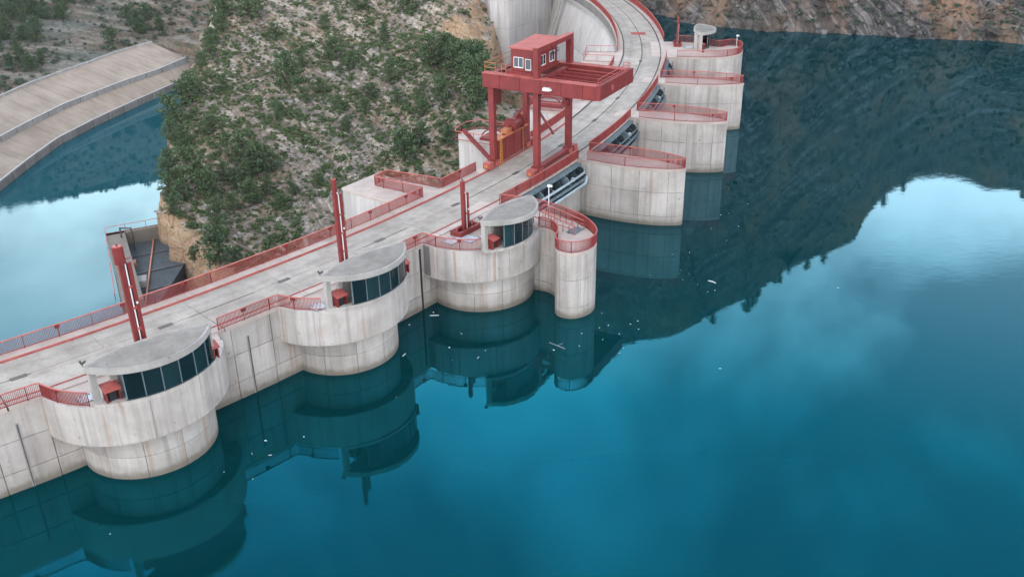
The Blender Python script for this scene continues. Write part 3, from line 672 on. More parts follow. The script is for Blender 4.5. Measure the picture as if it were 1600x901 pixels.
# ------------------------------------------------------------------ spillway gates
GL = ['dark steel spillway gate with pale pipes, between the S-shaped and first leaf-shaped pier', 'dark steel spillway gate between the first and second leaf-shaped piers', 'dark steel spillway gate between the second and third leaf-shaped piers', 'dark steel spillway gate beside the broad far pier']
for k, (a, b) in enumerate(((-34.1, -28.65), (-27.2, -22.1), (-20.65, -15.6), (-14.2, -9.75))):
    g = thing('spillway_gate', P((a + b) / 2, 4, 3.8), GL[k], 'sluice gate', 'spillway gates')
    sweep(MB(), a, b, [(3.44, 3.7), (3.44, 6.1), (3.55, 6.1), (3.55, 3.7)]).build('skin_plate', DARK, g)
    sweep(MB(), a, b, [(3.56, 5.85), (3.56, 6.12), (4.0, 6.12), (4.0, 5.85)]).build('top_beam', STEEL, g)
    sweep(MB(), a, b, [(3.56, 4.72), (3.56, 4.80), (4.75, 4.62), (4.75, 4.54)]).build('shelf_plate', DARK, g)
    sweep(MB(), a, b, [(4.70, 4.60), (4.70, 4.84), (4.86, 4.84), (4.86, 4.60)]).build('edge_beam', STEEL, g)
    sweep(MB(), a, b, [(3.56, 3.72), (3.56, 3.80), (4.45, 3.80), (4.45, 3.72)]).build('shelf_plate', DARK, g)
    n = 8
    for i in range(n + 1):
        t = a + (b - a) * (i + .04) / (n + .08)
        d = .022
        m = MB(); m.add([P(t - d, 3.56, 5.84), P(t - d, 4.25, 5.6), P(t - d, 4.66, 4.86), P(t - d, 3.56, 4.82), P(t + d, 3.56, 5.84), P(t + d, 4.25, 5.6), P(t + d, 4.66, 4.86), P(t + d, 3.56, 4.82)],
                        [(0, 1, 2, 3), (7, 6, 5, 4), (0, 4, 5, 1), (1, 5, 6, 2), (2, 6, 7, 3), (3, 7, 4, 0)])
        m.build('rib', STEEL if i % 3 == 0 else DARK, g)
        MB().beam(P(t, 4.42, 3.8), P(t, 4.72, 4.6), .08, .08).build('strut', STEEL, g)
    MB().tube([P(t, 4.55, 5.20) for t in np.linspace(a + .3, b - .1, 9)] + [P(b - .02, 4.6, 5.9)], .13 if k == 0 else .07, 8).build('upper_pipe', PIPE if k == 0 else STEEL, g)
    MB().tube([P(t, 5.0, 4.32) for t in np.linspace(a, b - .35, 9)] + ([P(b - .2, 5.0, 5.0)] if k == 0 else []), .15 if k == 0 else .07, 8).build('lower_pipe', PIPE if k == 0 else STEEL, g)
    for i in range(3):
        t = a + (b - a) * (i + .7) / 3.2
        MB().ball(P(t, 4.2, 5.0), .26, 8).build('buoy_float', PLATE, g)
    # concrete breast wall below
    sweep(MB(), a - .3, b + .3, [(3.43, -6), (3.43, 3.68), (3.95, 3.68), (3.95, -6)]).build('breast_wall', C_PIER, g)

# ------------------------------------------------------------------ downstream pier heads with their railings
def pier_head(t0, t1, o_end, label, rounded=False):
    h = thing('pier_head', (*P2((t0 + t1) / 2, -6), -8), label, 'platform', 'pier heads on the river side')
    out = poly((t0, -3.4), (t0, o_end + 1), (t0 + .1, o_end), (t1 - .1, o_end), (t1, o_end + 1), (t1, -3.4))
    if rounded: out = smooth_line(poly((t0, -3.4), (t0, o_end + 1.6), ((t0 + t1) / 2 - .25, o_end), ((t0 + t1) / 2 + .25, o_end), (t1, o_end + 1.6), (t1, -3.4)), 2)
    clad(h, out, ((-5, -1), (-1, 2.9), (2.9, 6.2)), 3.4, C_FACE, z_core=(-14, 6.2), names='head_panel', skip=lambda p: dtheta(p)[1] - R_(dtheta(p)[0]) > -3.6)
    MB().prism(inset(out, -.03), 6.2, 6.42).build('cap_slab', C_WALK, h)
    return h
pier_head(-36.6, -34.35, -12.2, 'square concrete bay beside the road, above the bare rock slope')
hd = pier_head(-28.6, -26.3, -12.4, 'rounded concrete pier head behind the gantry crane', True)
MB().beam(P(-29.6, -4.6, 5.0), P(-28.4, -10.6, 7.6), .35, .35).build('brace', RED, hd)
pier_head(-22.4, -20.1, -9.6, 'concrete pier head with red rails seen through the crane legs')
pier_head(-11.3, -8.7, -8.4, 'small concrete pier head inside the far curve of the road')
railing(poly((-28.55, -6.8), (-28.5, -11.6), (-27.9, -12.2), (-26.9, -12.2), (-26.35, -11.4), (-26.35, -5)), 'red railing on the rounded pier head behind the crane', zb=6.45, lampbox=False, bars=False)
railing(poly((-22.3, FAR), (-22.35, -9.4), (-20.15, -9.4), (-20.1, FAR)), 'red railing on the pier head seen through the crane legs', zb=6.45, lampbox=False)
railing(poly((-11.3, FAR), (-11.25, -8.2), (-8.75, -8.2), (-8.7, FAR)), 'red railing on the small pier head inside the far curve', zb=6.45, lampbox=False, bars=False)
def drum_frame(fr, x, y, z, label):
    r = thing('hoist_frame', fr.p(x, y, z), label, 'hoist frame', 'red hoist frames')
    for s in (-1, 1):
        MB().tube([fr.p(x + s * .9, y + 1.6 * math.cos(a), z + .2 + 1.2 * math.sin(a)) for a in np.linspace(0, math.pi, 9)], .09, 6).build('arch_bar', RED, r)
    for a in np.linspace(0, math.pi, 6): MB().beam(fr.p(x - .9, y + 1.6 * math.cos(a), z + .2 + 1.2 * math.sin(a)), fr.p(x + .9, y + 1.6 * math.cos(a), z + .2 + 1.2 * math.sin(a)), .08, .08).build('cross_bar', RED, r)
    MB().lbox(fr, x - 1.0, x + 1.0, y - 1.8, y + 1.8, z, z + .25).build('base_beam', RED, r)
drum_frame(Frame(-27.6), 0, -7.3, 6.44, 'red hoist frame on the rounded pier head behind the crane')
drum_frame(Frame(-21.3), 0, -7.0, 6.44, 'red hoist frame on the pier head seen through the crane legs')

# ------------------------------------------------------------------ kiosks on the piers
def circle3(tip, apex, n=30):
    """arc through (-w,y0), (0,apex), (w,y0)"""
    w, y0 = tip; sg = apex - y0; Rr = (w * w + sg * sg) / (2 * sg); cy = apex - Rr; a = math.asin(min(1, w / abs(Rr)))
    if abs(sg) > w: a = math.pi - a
    return [(Rr * math.sin(t), cy + Rr * math.cos(t)) for t in np.linspace(-a, a, n)]
def kiosk(fr, label, shift=0., sc=1., far=False):
    k = thing('control_kiosk', fr.p(shift, 5.2, 6.42), label, 'kiosk', 'glazed control kiosks'); X = lambda p: fr.p2(p[0] * sc + shift, p[1])
    front = circle3((4.2, 4.45), 6.95); back = circle3((4.2, 4.45), 3.6, 16)
    out = front + back[1:-1]
    roof = MB().prism([X(p) for p in out], 8.86, 9.24).build('roof', C_LIP, k)
    ow = [X(p) for p in out]
    MB().prism(inset(ow, .22), 9.24, 9.262).build('roof_screed', C_ROOF, roof)
    MB().ribbon(closed(ow), -.0, .10, 9.24, 9.30).build('roof_rim', C_LIP, roof)
    # sill and glass on the balcony's outer curve
    def gl(x): return (x, math.sqrt(6.12 ** 2 - x * x))
    sill = [X(gl(x)) for x in np.linspace(-4.05, 4.05, 26)]
    MB().ribbon(sill, -.12, .35, 6.40, 6.62).build('sill', C_RING, k)
    MB().prism([X(p) for p in circle3((4.0, 4.4), 5.75)], 6.41, 6.56).build('floor', C_RING, k)
    xs_ = [-2.35, -1.25, -.1, 1.1, 2.25, 3.3, 3.95]
    for a, b in zip(xs_, xs_[1:]):
        seg = [X(gl(x)) for x in np.linspace(a + .03, b - .03, 6)]
        MB().ribbon(seg, -.01, .03, 6.64, 8.84).build('glass_pane', GLASS, k)
        c = X(gl(a)); fr2 = [X(gl(a - .035)), X(gl(a + .035))]
        MB().ribbon(fr2, -.04, .07, 6.62, 8.86).build('mullion', STEEL, k)
    seg = [X(gl(x)) for x in np.linspace(-2.4, 3.98, 16)]
    MB().ribbon(seg, -.05, .09, 8.76, 8.85).build('head_rail', DARK, k)
    MB().ribbon(seg, -.05, .09, 6.62, 6.69).build('sill_rail', DARK, k)
    for (x0, y0, w, d) in ((-4.02, 4.35, .42, .42), (-2.75, 4.2, .45, .30), (3.85, 4.0, .3, .5)):
        MB().prism([X((x0, y0)), X((x0 + w, y0)), X((x0 + w, y0 + d)), X((x0, y0 + d))], 6.42, 8.86).build('post', C_LIP, k)
    bw = [X(p) for p in ((-2.3, 4.15), (0, 3.85), (3.85, 4.1))]
    MB().ribbon(bw, -.08, .08, 6.42, 8.86).build('back_wall', C_RING, k)
    # red switch cabinets either side of the glass, lids sloping outwards
    for (x0, x1, y0, y1, nm) in ((-3.42, -2.55, 4.5, 5.2, 'switch_cabinet'), (4.02, 4.4, 4.05, 4.6, 'switch_cabinet')):
        c = MB(); z0, z1 = 6.57, 7.45
        for (p, q, r_, s_) in ((x0, x0 + .08, y0, y1), (x1 - .08, x1, y0, y1), (x0 + .08, x1 - .08, y0, y0 + .08)):
            c.prism([X((p, r_)), X((q, r_)), X((q, s_)), X((p, s_))], z0, z1)
        cab = c.build(nm, RED, k)
        cs = [X((x0 - .1, y0 - .1)), X((x1 + .1, y0 - .1)), X((x1 + .1, y1 + .1)), X((x0 - .1, y1 + .1))]; zl = [7.72, 7.72, 7.46, 7.46]
        MB().hexa([(*p, z - .06) for p, z in zip(cs, zl)] + [(*p, z) for p, z in zip(cs, zl)]).build('lid', RED_FADE, cab)
        MB().prism([X((x0 + .2, y0 + .1)), X((x1 - .2, y0 + .1)), X((x1 - .2, y1 - .15)), X((x0 + .2, y1 - .15))], z0, z0 + .7).build('motor', BLACK, cab)
    if not far:
        b = X((-4.15, 4.35)); m = MB(); m.beam((*b, 9.25), (*b, 9.55), .05, .05); m.beam((*b, 9.45), (b[0] + .22, b[1] + .03, 9.6), .16, .12); m.beam((*b, 9.42), (b[0] - .14, b[1] + .06, 9.62), .10, .10)
        m.build('floodlight', RAIL, roof)
    return k
KN = ['glazed kiosk with curved flat roof on the nearest round pier, lower left', 'glazed kiosk with curved flat roof on the second round pier', 'glazed kiosk on the third round pier, beside the S-shaped pier']
for k, (t, o, rr) in enumerate(RINGS): kiosk(Frame(t, o), KN[k], (0.1, .1, -.95)[k], (1, .98, .86)[k])
kiosk(Frame(-6.95, 4.1), 'small distant kiosk with pale roof on the broad far pier', 0, .82, far=True)

# ------------------------------------------------------------------ red hydraulic lift columns
def column(fr, x, y, zt, label, w=1., cap=True, foot=False, z0=6.41):
    c = thing('lift_column', fr.p(x, y, z0), label, 'lift column', 'red lift columns')
    hs = MB().lbox(fr, x - .48 * w, x - .12 * w, y - .18 * w, y + .18 * w, z0, zt - .85).build('cylinder_housing', RED, c)
    gp = MB().lbox(fr, x + .13 * w, x + .44 * w, y - .16 * w, y + .16 * w, z0, zt - 1.2).build('guide_post', RED, c)
    for zz_ in np.arange(z0 + .6, zt - 1.4, 1.15):
        MB().lbox(fr, x - .50 * w, x - .10 * w, y - .20 * w, y + .20 * w, zz_, zz_ + .04).build('flange', RED, hs)
        MB().lbox(fr, x + .11 * w, x + .46 * w, y - .18 * w, y + .18 * w, zz_ + .5, zz_ + .54).build('flange', RED, gp)
    MB().lbox(fr, x - .11 * w, x + .12 * w, y - .14 * w, y - .06 * w, z0, zt - 1.4).build('slot_backing', BLACK, c)
    MB().tube([fr.p(x - .02, y + .14, z0 + .1), fr.p(x - .02, y + .14, zt - 1.25), fr.p(x - .22 * w, y + .20, zt - 1.0)], .045, 6).build('hydraulic_pipe', WHITE, c)
    cx = x - .30 * w; rr = .42 * w if cap else .25 * w
    w *= .7
    pts = [fr.p2(cx + rr * math.cos(a), y + rr * math.sin(a)) for a in np.linspace(0, 2 * math.pi, 17)[:-1]]
    cp = MB().prism(pts, zt - (1.15 if cap else .85), zt).build('cap', RED, c)
    MB().prism(inset(pts, rr * .2), zt, zt + .06).build('cap_plate', RED_FADE, cp)
    MB().tube([fr.p(cx, y, zt), fr.p(cx, y, zt + .22)], .07, 6).build('eye_bolt', RAIL, cp)
    n = max(2, int((zt - z0) / 1.6))
    for i in range(1, n):
        z = z0 + (zt - 1.4 - z0) * i / n
        MB().lbox(fr, x - .12, x + .12, y + w * .26, y + w * .34, z, z + .16).build('clamp', RED_FADE, c)
        if i % 2: MB().lbox(fr, x + w * .28, x + w * .5, y + w * .23 + .003, y + w * .23 + .03, z + .3, z + .45).build('label_plate', WHITE, c)
    if foot:
        MB().lbox(fr, x - 1.5, x + 1.4, y - .55, y - .3, z0, z0 + .45).build('foot_beam', RED, c)
        MB().lbox(fr, x - 1.5, x + 1.4, y + .42, y + .66, z0, z0 + .45).build('foot_beam', RED, c)
        for xx in (-1.5, 1.15): MB().lbox(fr, x + xx, x + xx + .25, y - .3, y + .42, z0, z0 + .40).build('foot_cross', RED, c)
        for xx in (-1.2, .9): MB().tube([fr.p(x + xx, y - .05, z0), fr.p(x + xx, y - .05, z0 + .75)], .09, 6).build('jack', RED_FADE, c)
    return c
column(Frame(-49.35), .75, 4.6, 15.35, 'tallest-looking red lift column, behind the nearest kiosk at left', .84)
column(Frame(-42.68), .35, 4.55, 15.25, 'red lift column rising behind the second kiosk', .78, cap=False)
column(Frame(-37.12), 0, 4.7, 11.1, 'short red lift column on a frame beside the third kiosk', .85, cap=False, foot=True)
column(Frame(-6.42), 0, 5.4, 10.6, 'thin distant red lift column on the broad far pier', .7, cap=False, foot=True, z0=6.46)
# hatches on the balcony floors
def hatch(fr, x0, x1, y0, y1, z, label, mat=PLATE):
    h = thing('access_hatch', fr.p((x0 + x1) / 2, (y0 + y1) / 2, z), label, 'hatch', 'steel floor hatches')
    MB().lbox(fr, x0, x1, y0, y1, z, z + .04).build('cover', mat, h)
    MB().lbox(fr, x0 - .08, x1 + .08, y0 - .08, y1 + .08, z, z + .02).build('frame', STEEL, h)
    for xx in (x0 + .2, x1 - .3): MB().lbox(fr, xx, xx + .12, y0 + .1, y0 + .16, z + .04, z + .07).build('handle', RAIL, h)
f3 = Frame(-36.5, 4.25)
hatch(f3, -3.4, -2.2, .6, 2.4, 6.405, 'pale steel hatch left of the short lift column'); hatch(f3, -2.0, -.6, 2.2, 3.6, 6.405, 'pale steel hatch in front of the short lift column')
hatch(f3, -4.6, -3.7, .2, 1.3, 6.405, 'small pale steel hatch by the road on the third round pier')
hatch(Frame(-42.45, 2.15), -4.4, -3.4, 3.0, 4.0, 6.405, 'pale steel hatch beside the second kiosk'); hatch(Frame(-49.2, 2.4), -4.5, -3.5, 2.8, 3.7, 6.405, 'pale steel hatch beside the nearest kiosk')
hatch(Frame(-6.95, 4.1), -1.0, .4, 2.4, 3.6, 6.46, 'pale hatch on the far pier')
# ladder cage on the S-shaped pier
fs = Frame(-35.0)
st = thing('stair_cage', fs.p(0, 11, 6.46), 'red tubular guard rails round the stair hatch on the S-shaped pier', 'guard rail')
for x in (-.75, .75):
    MB().tube([fs.p(x, 8.6, 6.5), fs.p(x, 8.6, 7.6), fs.p(x, 9.1, 7.75), fs.p(x - .5, 13.2, 7.3), fs.p(x - .5, 13.2, 6.5)], .05, 6).build('hand_rail', RED_TOP, st)
    MB().tube([fs.p(x, 8.6, 7.05), fs.p(x - .5, 13.2, 6.95)], .04, 6).build('knee_rail', RED_TOP, st)
    for i in range(1, 7): MB().tube([fs.p(x - .5 * i / 7, 8.6 + 4.6 * i / 7, 6.47), fs.p(x - .5 * i / 7, 8.6 + 4.6 * i / 7, 7.7 - .38 * i / 7)], .035, 6).build('baluster', RED, st)
MB().lbox(fs, -1.1, .3, 12.2, 13.1, 6.46, 6.52).build('hatch_lid', STEEL, st)
# lamp posts
def lamp(p, h, label, globe=.2):
    l = thing('lamp_post', p, label, 'lamp', 'white lamp posts')
    MB().tube([p, (p[0], p[1], p[2] + h)], .045, 6).build('pole', WHITE, l)
    MB().ball((p[0], p[1], p[2] + h + globe * .6), globe, 8).build('lamp_head', WHITE, l)
    MB().ball((p[0] + globe * 1.3, p[1], p[2] + h + globe * .5), globe * .8, 8).build('lamp_head', WHITE, l)
lamp(P(-34.35, 8.6, 6.45), 2.6, 'white lamp on a thin pole at the S-shaped pier', .16)
lamp(P(-6.85, 14.3, 6.45), 1.6, 'white lamp on the nose of the far pier', .16)
# ------------------------------------------------------------------ gantry crane
class CraneFrame(Frame):
    def p(s, x, y, z): return (*s.p2(x, y), z + (.28 if z > 13.5 else 0))
cf = CraneFrame(-29.6)
cr_ = thing('gantry_crane', cf.p(0, 0, 6.45), 'large red gantry crane with operator cab straddling the road', 'crane')
XG = 3.55
for x in (-XG, XG):
    for y in (-3.05, 2.0):
        leg = MB().lbox(cf, x - .29, x + .29, y - .29, y + .29, 7.25, 14.6).build('leg', RED, cr_)
        MB().lbox(cf, x - .38, x + .38, y - .38, y + .38, 14.2, 14.32).build('flange', RED, leg)
        MB().lbox(cf, x - .47, x + .47, y - .46, y + .46, 7.2, 7.36).build('foot_plate', RED, leg)
    g = MB().lbox(cf, x - .36, x + .36, -3.9, 8.4, 14.62, 15.9).build('girder', RED, cr_)
    MB().lbox(cf, x - .44, x + .44, -3.95, 8.45, 15.9, 15.97).build('top_flange', RED_FADE, g)
    MB().lbox(cf, x - .44, x + .44, -3.95, 8.45, 14.55, 14.62).build('bottom_flange', RED, g)
    for y in np.arange(-2, 8.4, 2.25): MB().lbox(cf, x - .41, x + .41, y - .04, y + .04, 14.62, 15.9).build('stiffener', RED, g)
MB().lbox(cf, -XG + .36, XG - .36, -3.85, -3.2, 14.7, 15.7).build('end_beam', RED, cr_)
endb = MB().lbox(cf, -XG - .44, XG + .44, 8.45, 8.9, 14.6, 16.0).build('end_beam', RED, cr_)
MB().tube([cf.p(-1.2, 8.89, 15.25), cf.p(-1.2, 8.96, 15.25)], .28, 14).build('round_plate', RED_FADE, endb)
MB().lbox(cf, -XG + .36, XG - .36, 1.75, 2.25, 14.7, 15.7).build('cross_beam', RED, cr_)
MB().lbox(cf, -XG + .36, XG - .36, 2.4, 8.45, 14.8, 14.86).build('floor_plate', RED, cr_)
for x in (-2.75, -2.25, -1.7, -1.1, .2, 1.5, 2.6): MB().lbox(cf, x - .10, x + .10, 2.4, 8.45, 14.86, 15.55).build('trolley_beam', RED, cr_)
for x in (-2.7, 2.6): MB().lbox(cf, x - .05, x + .05, 2.4, 8.4, 15.55, 15.62).build('trolley_rail', RED_FADE, cr_)
MB().beam(cf.p(-XG, -3.9, 15.96 + .02), cf.p(-XG, 8.4, 15.98), .05, .03).build('worn_edge', RED_TOP, cr_)
# guard rails on the girders
def guard(name, pts, h, parent, mat):
    for a, b in zip(pts, pts[1:]):
        for dz in (h, h * .5): MB().beam((a[0], a[1], a[2] + dz), (b[0], b[1], b[2] + dz), .05, .05).build(name, mat, parent)
    for a in pts: MB().beam(a, (a[0], a[1], a[2] + h), .05, .05).build('stanchion', mat, parent)
guard('guard_bar', [cf.p(-XG, -1.4, 15.97), cf.p(-XG, -3.8, 15.97), cf.p(0, -3.8, 15.97), cf.p(XG, -3.8, 15.97), cf.p(XG, -1.4, 15.97)], .95, cr_, ORANGE)
guard('guard_bar', [cf.p(-XG, -2.6, 15.97), cf.p(-XG, -1.9, 15.97)], .95, cr_, ORANGE)
guard('guard_bar', [cf.p(-2.9, 8.2, 15.6), cf.p(2.9, 8.2, 15.6)], .75, cr_, RED_TOP)
guard('guard_bar', [cf.p(2.2, 8.7, 16), cf.p(XG, 8.7, 16), cf.p(XG, 8.0, 15.97)], .6, cr_, RED_TOP)
# hoist portal
for x in (-XG, XG): MB().lbox(cf, x - .36, x + .36, 1.78, 2.32, 15.97, 18.4).build('portal_post', RED, cr_)
pb = MB().lbox(cf, -XG - .36, XG + .36, 1.8, 2.3, 18.4, 18.87).build('portal_beam', RED, cr_)
MB().lbox(cf, -XG - .4, XG + .4, 1.74, 2.36, 18.87, 18.92).build('beam_flange', RED_FADE, pb)
MB().tube([cf.p(-1, 2.34, 18.6), cf.p(-1, 2.4, 17.7), cf.p(.4, 2.4, 17.9)], .04, 6).build('cable', BLACK, pb)
# operator cab
X0, X1, Y0, Y1, Z0, Z1 = -2.95, 2.3, -1.15, 1.25, 16.25, 18.4
MB().lbox(cf, X0 - .25, X1 + .25, Y0 - .5, Y1 + .1, 15.95, 16.25).build('cab_deck', RED, cr_)
cab = MB().lbox(cf, X0, X1, Y0, Y1, Z0, Z1).build('cab', RED, cr_)
c = [cf.p(x, y, z) for (x, y, z) in ((X0 - .15, Y0 - .15, Z1), (X1 + .15, Y0 - .15, Z1 + .22), (X1 + .15, Y1 + .3, Z1 + .22), (X0 - .15, Y1 + .3, Z1))]
MB().hexa([(p[0], p[1], p[2]) for p in c] + [(p[0], p[1], p[2] + .14) for p in c]).build('cab_roof', RED_FADE, cab)
MB().hexa([cf.p(X0, Y0, Z1), cf.p(X1, Y0, Z1), cf.p(X1, Y1, Z1), cf.p(X0, Y1, Z1), cf.p(X0, Y0, Z1 + .02), cf.p(X1, Y0, Z1 + .23), cf.p(X1, Y1, Z1 + .23), cf.p(X0, Y1, Z1 + .02)]).build('roof_wedge', RED, cab)
def cab_window(axis, a0, a1, z0, z1, parts=2):
    fx = (lambda u, d: cf.p2(X0 - d, u)) if axis == 'x' else (lambda u, d: cf.p2(u, Y1 + d))
    def slab(u0, u1, d0, d1, z0_, z1_, nm, mt, par):
        return MB().hexa([(*fx(u, d), z) for z in (z0_, z1_) for u, d in ((u0, d0), (u1, d0), (u1, d1), (u0, d1))]).build(nm, mt, par)
    w = slab(a0, a1, .005, .03, z0, z1, 'window', CABGLASS, cab)
    for (u0, u1, q0, q1) in ((a0 - .05, a0, z0 - .05, z1 + .05), (a1, a1 + .05, z0 - .05, z1 + .05), (a0, a1, z1, z1 + .05), (a0 - .02, a1 + .02, z0 - .09, z0)):
        slab(u0, u1, .004, .07, q0, q1, 'frame', WHITE, w)
    if parts == 2: slab((a0 + a1) / 2 - .03, (a0 + a1) / 2 + .03, .031, .06, z0, z1, 'frame', WHITE, w)
cab_window('x', -.78, .2, 16.95, 17.85); cab_window('x', .5, 1.05, 16.8, 17.75, 1)
cab_window('y', -1.35, -.35, 16.9, 17.8); cab_window('y', .6, 1.6, 16.9, 17.8)
MB().lbox(cf, X0 + .25, X0 + .95, Y1 + .003, Y1 + .05, 16.3, 18.1).build('cab_door', PLATE, cab)
MB().lbox(cf, X0 - .1, X1 + .1, Y1 + .31, Y1 + .42, Z1 - .1, Z1 + .06).build('gutter', RED_FADE, cab)
MB().lbox(cf, X1 + .1, X1 + .6, Y1 - 1.0, Y1 - .05, 16.3, 17.7).build('switch_box', PIPE, cab)
# lower parts: bogies, machinery box, bracing, ladder
for y in (-3.05, 2.0):
    bg = MB().lbox(cf, -4.9, 4.9, y - .30, y + .30, 6.75, 7.2).build('bogie_beam', RED, cr_)
    for x in (-4.6, -3.4, 3.4, 4.6):
        MB().tube([cf.p(x, y - .12, 6.8), cf.p(x, y + .12, 6.8)], .26, 12).build('wheel', RAIL, bg)
        MB().lbox(cf, x - .42, x + .42, y - .42, y + .42, 6.66, 7.26).build('bogie_box', RED_FADE, bg)
    for x in (-5.0, 5.0): MB().lbox(cf, x - .15, x + .15, y - .2, y + .2, 6.8, 7.1).build('buffer', ORANGE, bg)
mb_ = MB().lbox(cf, -3.1, 3.15, -3.45, -2.72, 6.75, 9.15).build('machinery_box', RED, cr_)
MB().lbox(cf, -3.15, 3.2, -3.55, -2.62, 9.15, 9.24).build('box_top', ORANGE, mb_)
for x in (-1.6, .2, 1.8): MB().lbox(cf, x - .03, x + .03, -2.72, -2.66, 6.8, 9.15).build('stiffener', RED, mb_)
for y in (-2.64,):
    for x in (-2.85, -2.5): MB().beam(cf.p(x, y, 6.6), cf.p(x, y, 9.5), .05, .05).build('ladder_rail', YELLOW, mb_)
    for z in np.arange(6.75, 9.5, .28): MB().beam(cf.p(-2.85, y, z), cf.p(-2.5, y, z), .035, .035).build('ladder_rung', YELLOW, mb_)
MB().beam(cf.p(2.1, -2.66, 6.7), cf.p(2.1, -2.66, 9.1), .06, .05).build('conduit', YELLOW, mb_)
MB().tube([cf.p(.2, -3.1, 9.85), cf.p(1.9, -3.1, 9.85)], .55, 14).build('cable_drum', RED, mb_)
for x in (.1, 2.0): MB().tube([cf.p(x - .06, -3.1, 9.85), cf.p(x + .06, -3.1, 9.85)], .78, 14).build('drum_flange', RED, mb_)
MB().lbox(cf, -1.2, -.1, -3.5, -2.8, 9.24, 9.75).build('winch_motor', ORANGE, mb_)
MB().beam(cf.p(-2.4, -3.1, 8.7), cf.p(2.6, -3.1, 11.0), .22, .22).build('jib_arm', RED, mb_)
MB().beam(cf.p(.6, -3.1, 10.2), cf.p(2.8, -3.1, 10.5), .16, .3).build('hook_block', ORANGE, mb_)
MB().beam(cf.p(XG, -2.75, 12.2), cf.p(XG, .3, 8.4), .2, .2).build('brace', RED, cr_)
MB().lbox(cf, -XG + .37, -2.0, -3.25, -2.85, 12.9, 14.6).build('gusset', RED, cr_)
for z in (13.0, 12.2): MB().tube([cf.p(XG - .8, 1.9, z), cf.p(XG - .45, 1.9, z)], .36, 12).build('sheave', RED, cr_)
fl = MB().lbox(cf, -XG - .75, -XG - .38, 3.0, 3.7, 15.0, 15.28).build('floodlight', WHITE, cr_)
MB().lbox(cf, -XG - .72, -XG - .45, 3.7, 3.9, 15.05, 15.2).build('lamp_hood', WHITE, fl)
# ------------------------------------------------------------------ abutment of the far arm
ab = thing('abutment_block', (1, 204, -20), 'tall pale concrete abutment block beyond the crane cab', 'abutment')
abo = [(.4, 198.5), (9.5, 211.0), (9, 224), (-13, 224), (-9.5, 205.2), (-4.6, 204.2), (-3.6, 199.6)]
clad(ab, abo, ((-14, -6.5), (-6.5, -.5), (-.5, 5), (5, 11)), 2.6, C_FACE, z_core=(-30, 11), names='block_panel', joint=.012)
# chute wall stripes down the far face
for t in (16.0, 16.6):
    m = MB(); n = 12
    m.tube([P(t + i * .05, -4.2 - (4.2 - z) * .285, z) for i, z in enumerate(np.linspace(4, -14, n))], .22, 6)
    tag(m.build('drain_pipe', C_LIP, dam))

# ------------------------------------------------------------------ power house pit beside the spur
pz = -16.
pit = thing('power_house_pit', (-57, 122, -40), 'walled concrete pit with dark floor beside the river, behind the left railing', 'pit')
A_, B_, Cc, D_ = (-49.6, 109.6), (-60.2, 132.6), (-47, 139), (-46.5, 112)
def pit_wall(a, b, th, z0, z1, nm='pit_wall'):
    L = math.dist(a, b); n = max(1, round(L / 4)); q = [tuple(np.array(a) + (np.array(b) - np.array(a)) * i / n) for i in range(n + 1)]
    for p, r in zip(q, q[1:]):
        d = (np.array(r) - np.array(p)) * .006
        MB().ribbon([tuple(np.array(p) + d), tuple(np.array(r) - d)], 0, th, z0, z1).build(nm, C_WALL, pit)
pit_wall(A_, B_, -2.6, -44, pz); pit_wall(B_, Cc, -1.0, -44, pz)
MB().prism([A_, B_, Cc, D_], -27, -18.0).build('pit_floor', PITFLOOR, pit)
for f_ in (.25, .5, .75):
    a = np.array(A_) + (np.array(B_) - A_) * f_; b = np.array(D_) + (np.array(Cc) - D_) * f_
    MB().beam((*a, -17.92), (*b, -17.92), .25, .12).build('floor_beam', RAIL, pit)
a = np.array(B_) + (np.array(Cc) - B_) * .45; b = np.array(A_) + (np.array(D_) - A_) * .65
MB().beam((*a, -17.8), (*b, -17.8), .2, .2).build('drain_pipe', ORANGE, pit)
MB().prism([(-54.5, 124), (-53.2, 124.4), (-53.6, 125.8), (-54.9, 125.4)], -18.0, -17.2).build('plant_cabinet', ORANGE, pit)
MB().prism([(-52, 117.5), (-49.6, 118.3), (-50.2, 120.2), (-52.6, 119.4)], -18.0, -17.0).build('plant_cabinet', C_LIP, pit)
MB().hexa([(-47.6, 108, -24), (-42, 104, -24), (-38, 112, -24), (-44, 116, -24), (-47.6, 108, -17.5), (-42, 104, -15.5), (-38, 112, -15.5), (-44, 116, -19)]).build('sloping_slab', C_RING, pit)
railing([(-50.6, 110.2), (-60.0, 132.2), (-53, 135.8), (-47, 138.6)], 'red railing along the rim of the power house pit', zb=pz, h=1.1, lampbox=False, bars=False, post=3)
tr = thing('rim_post', (-57.9, 130.9, pz), 'dark steel frame on the corner of the power house pit', 'frame')
for dx in (0, 1.6): MB().beam((-57.2 + dx, 130.9, pz - 7.5), (-57.2 + dx, 130.9, pz + 1.6), .18, .18).build('upright', RAIL, tr)
MB().beam((-57.2, 130.9, pz + 1.5), (-55.6, 130.9, pz + 1.5), .18, .18).build('cross_bar', RAIL, tr)

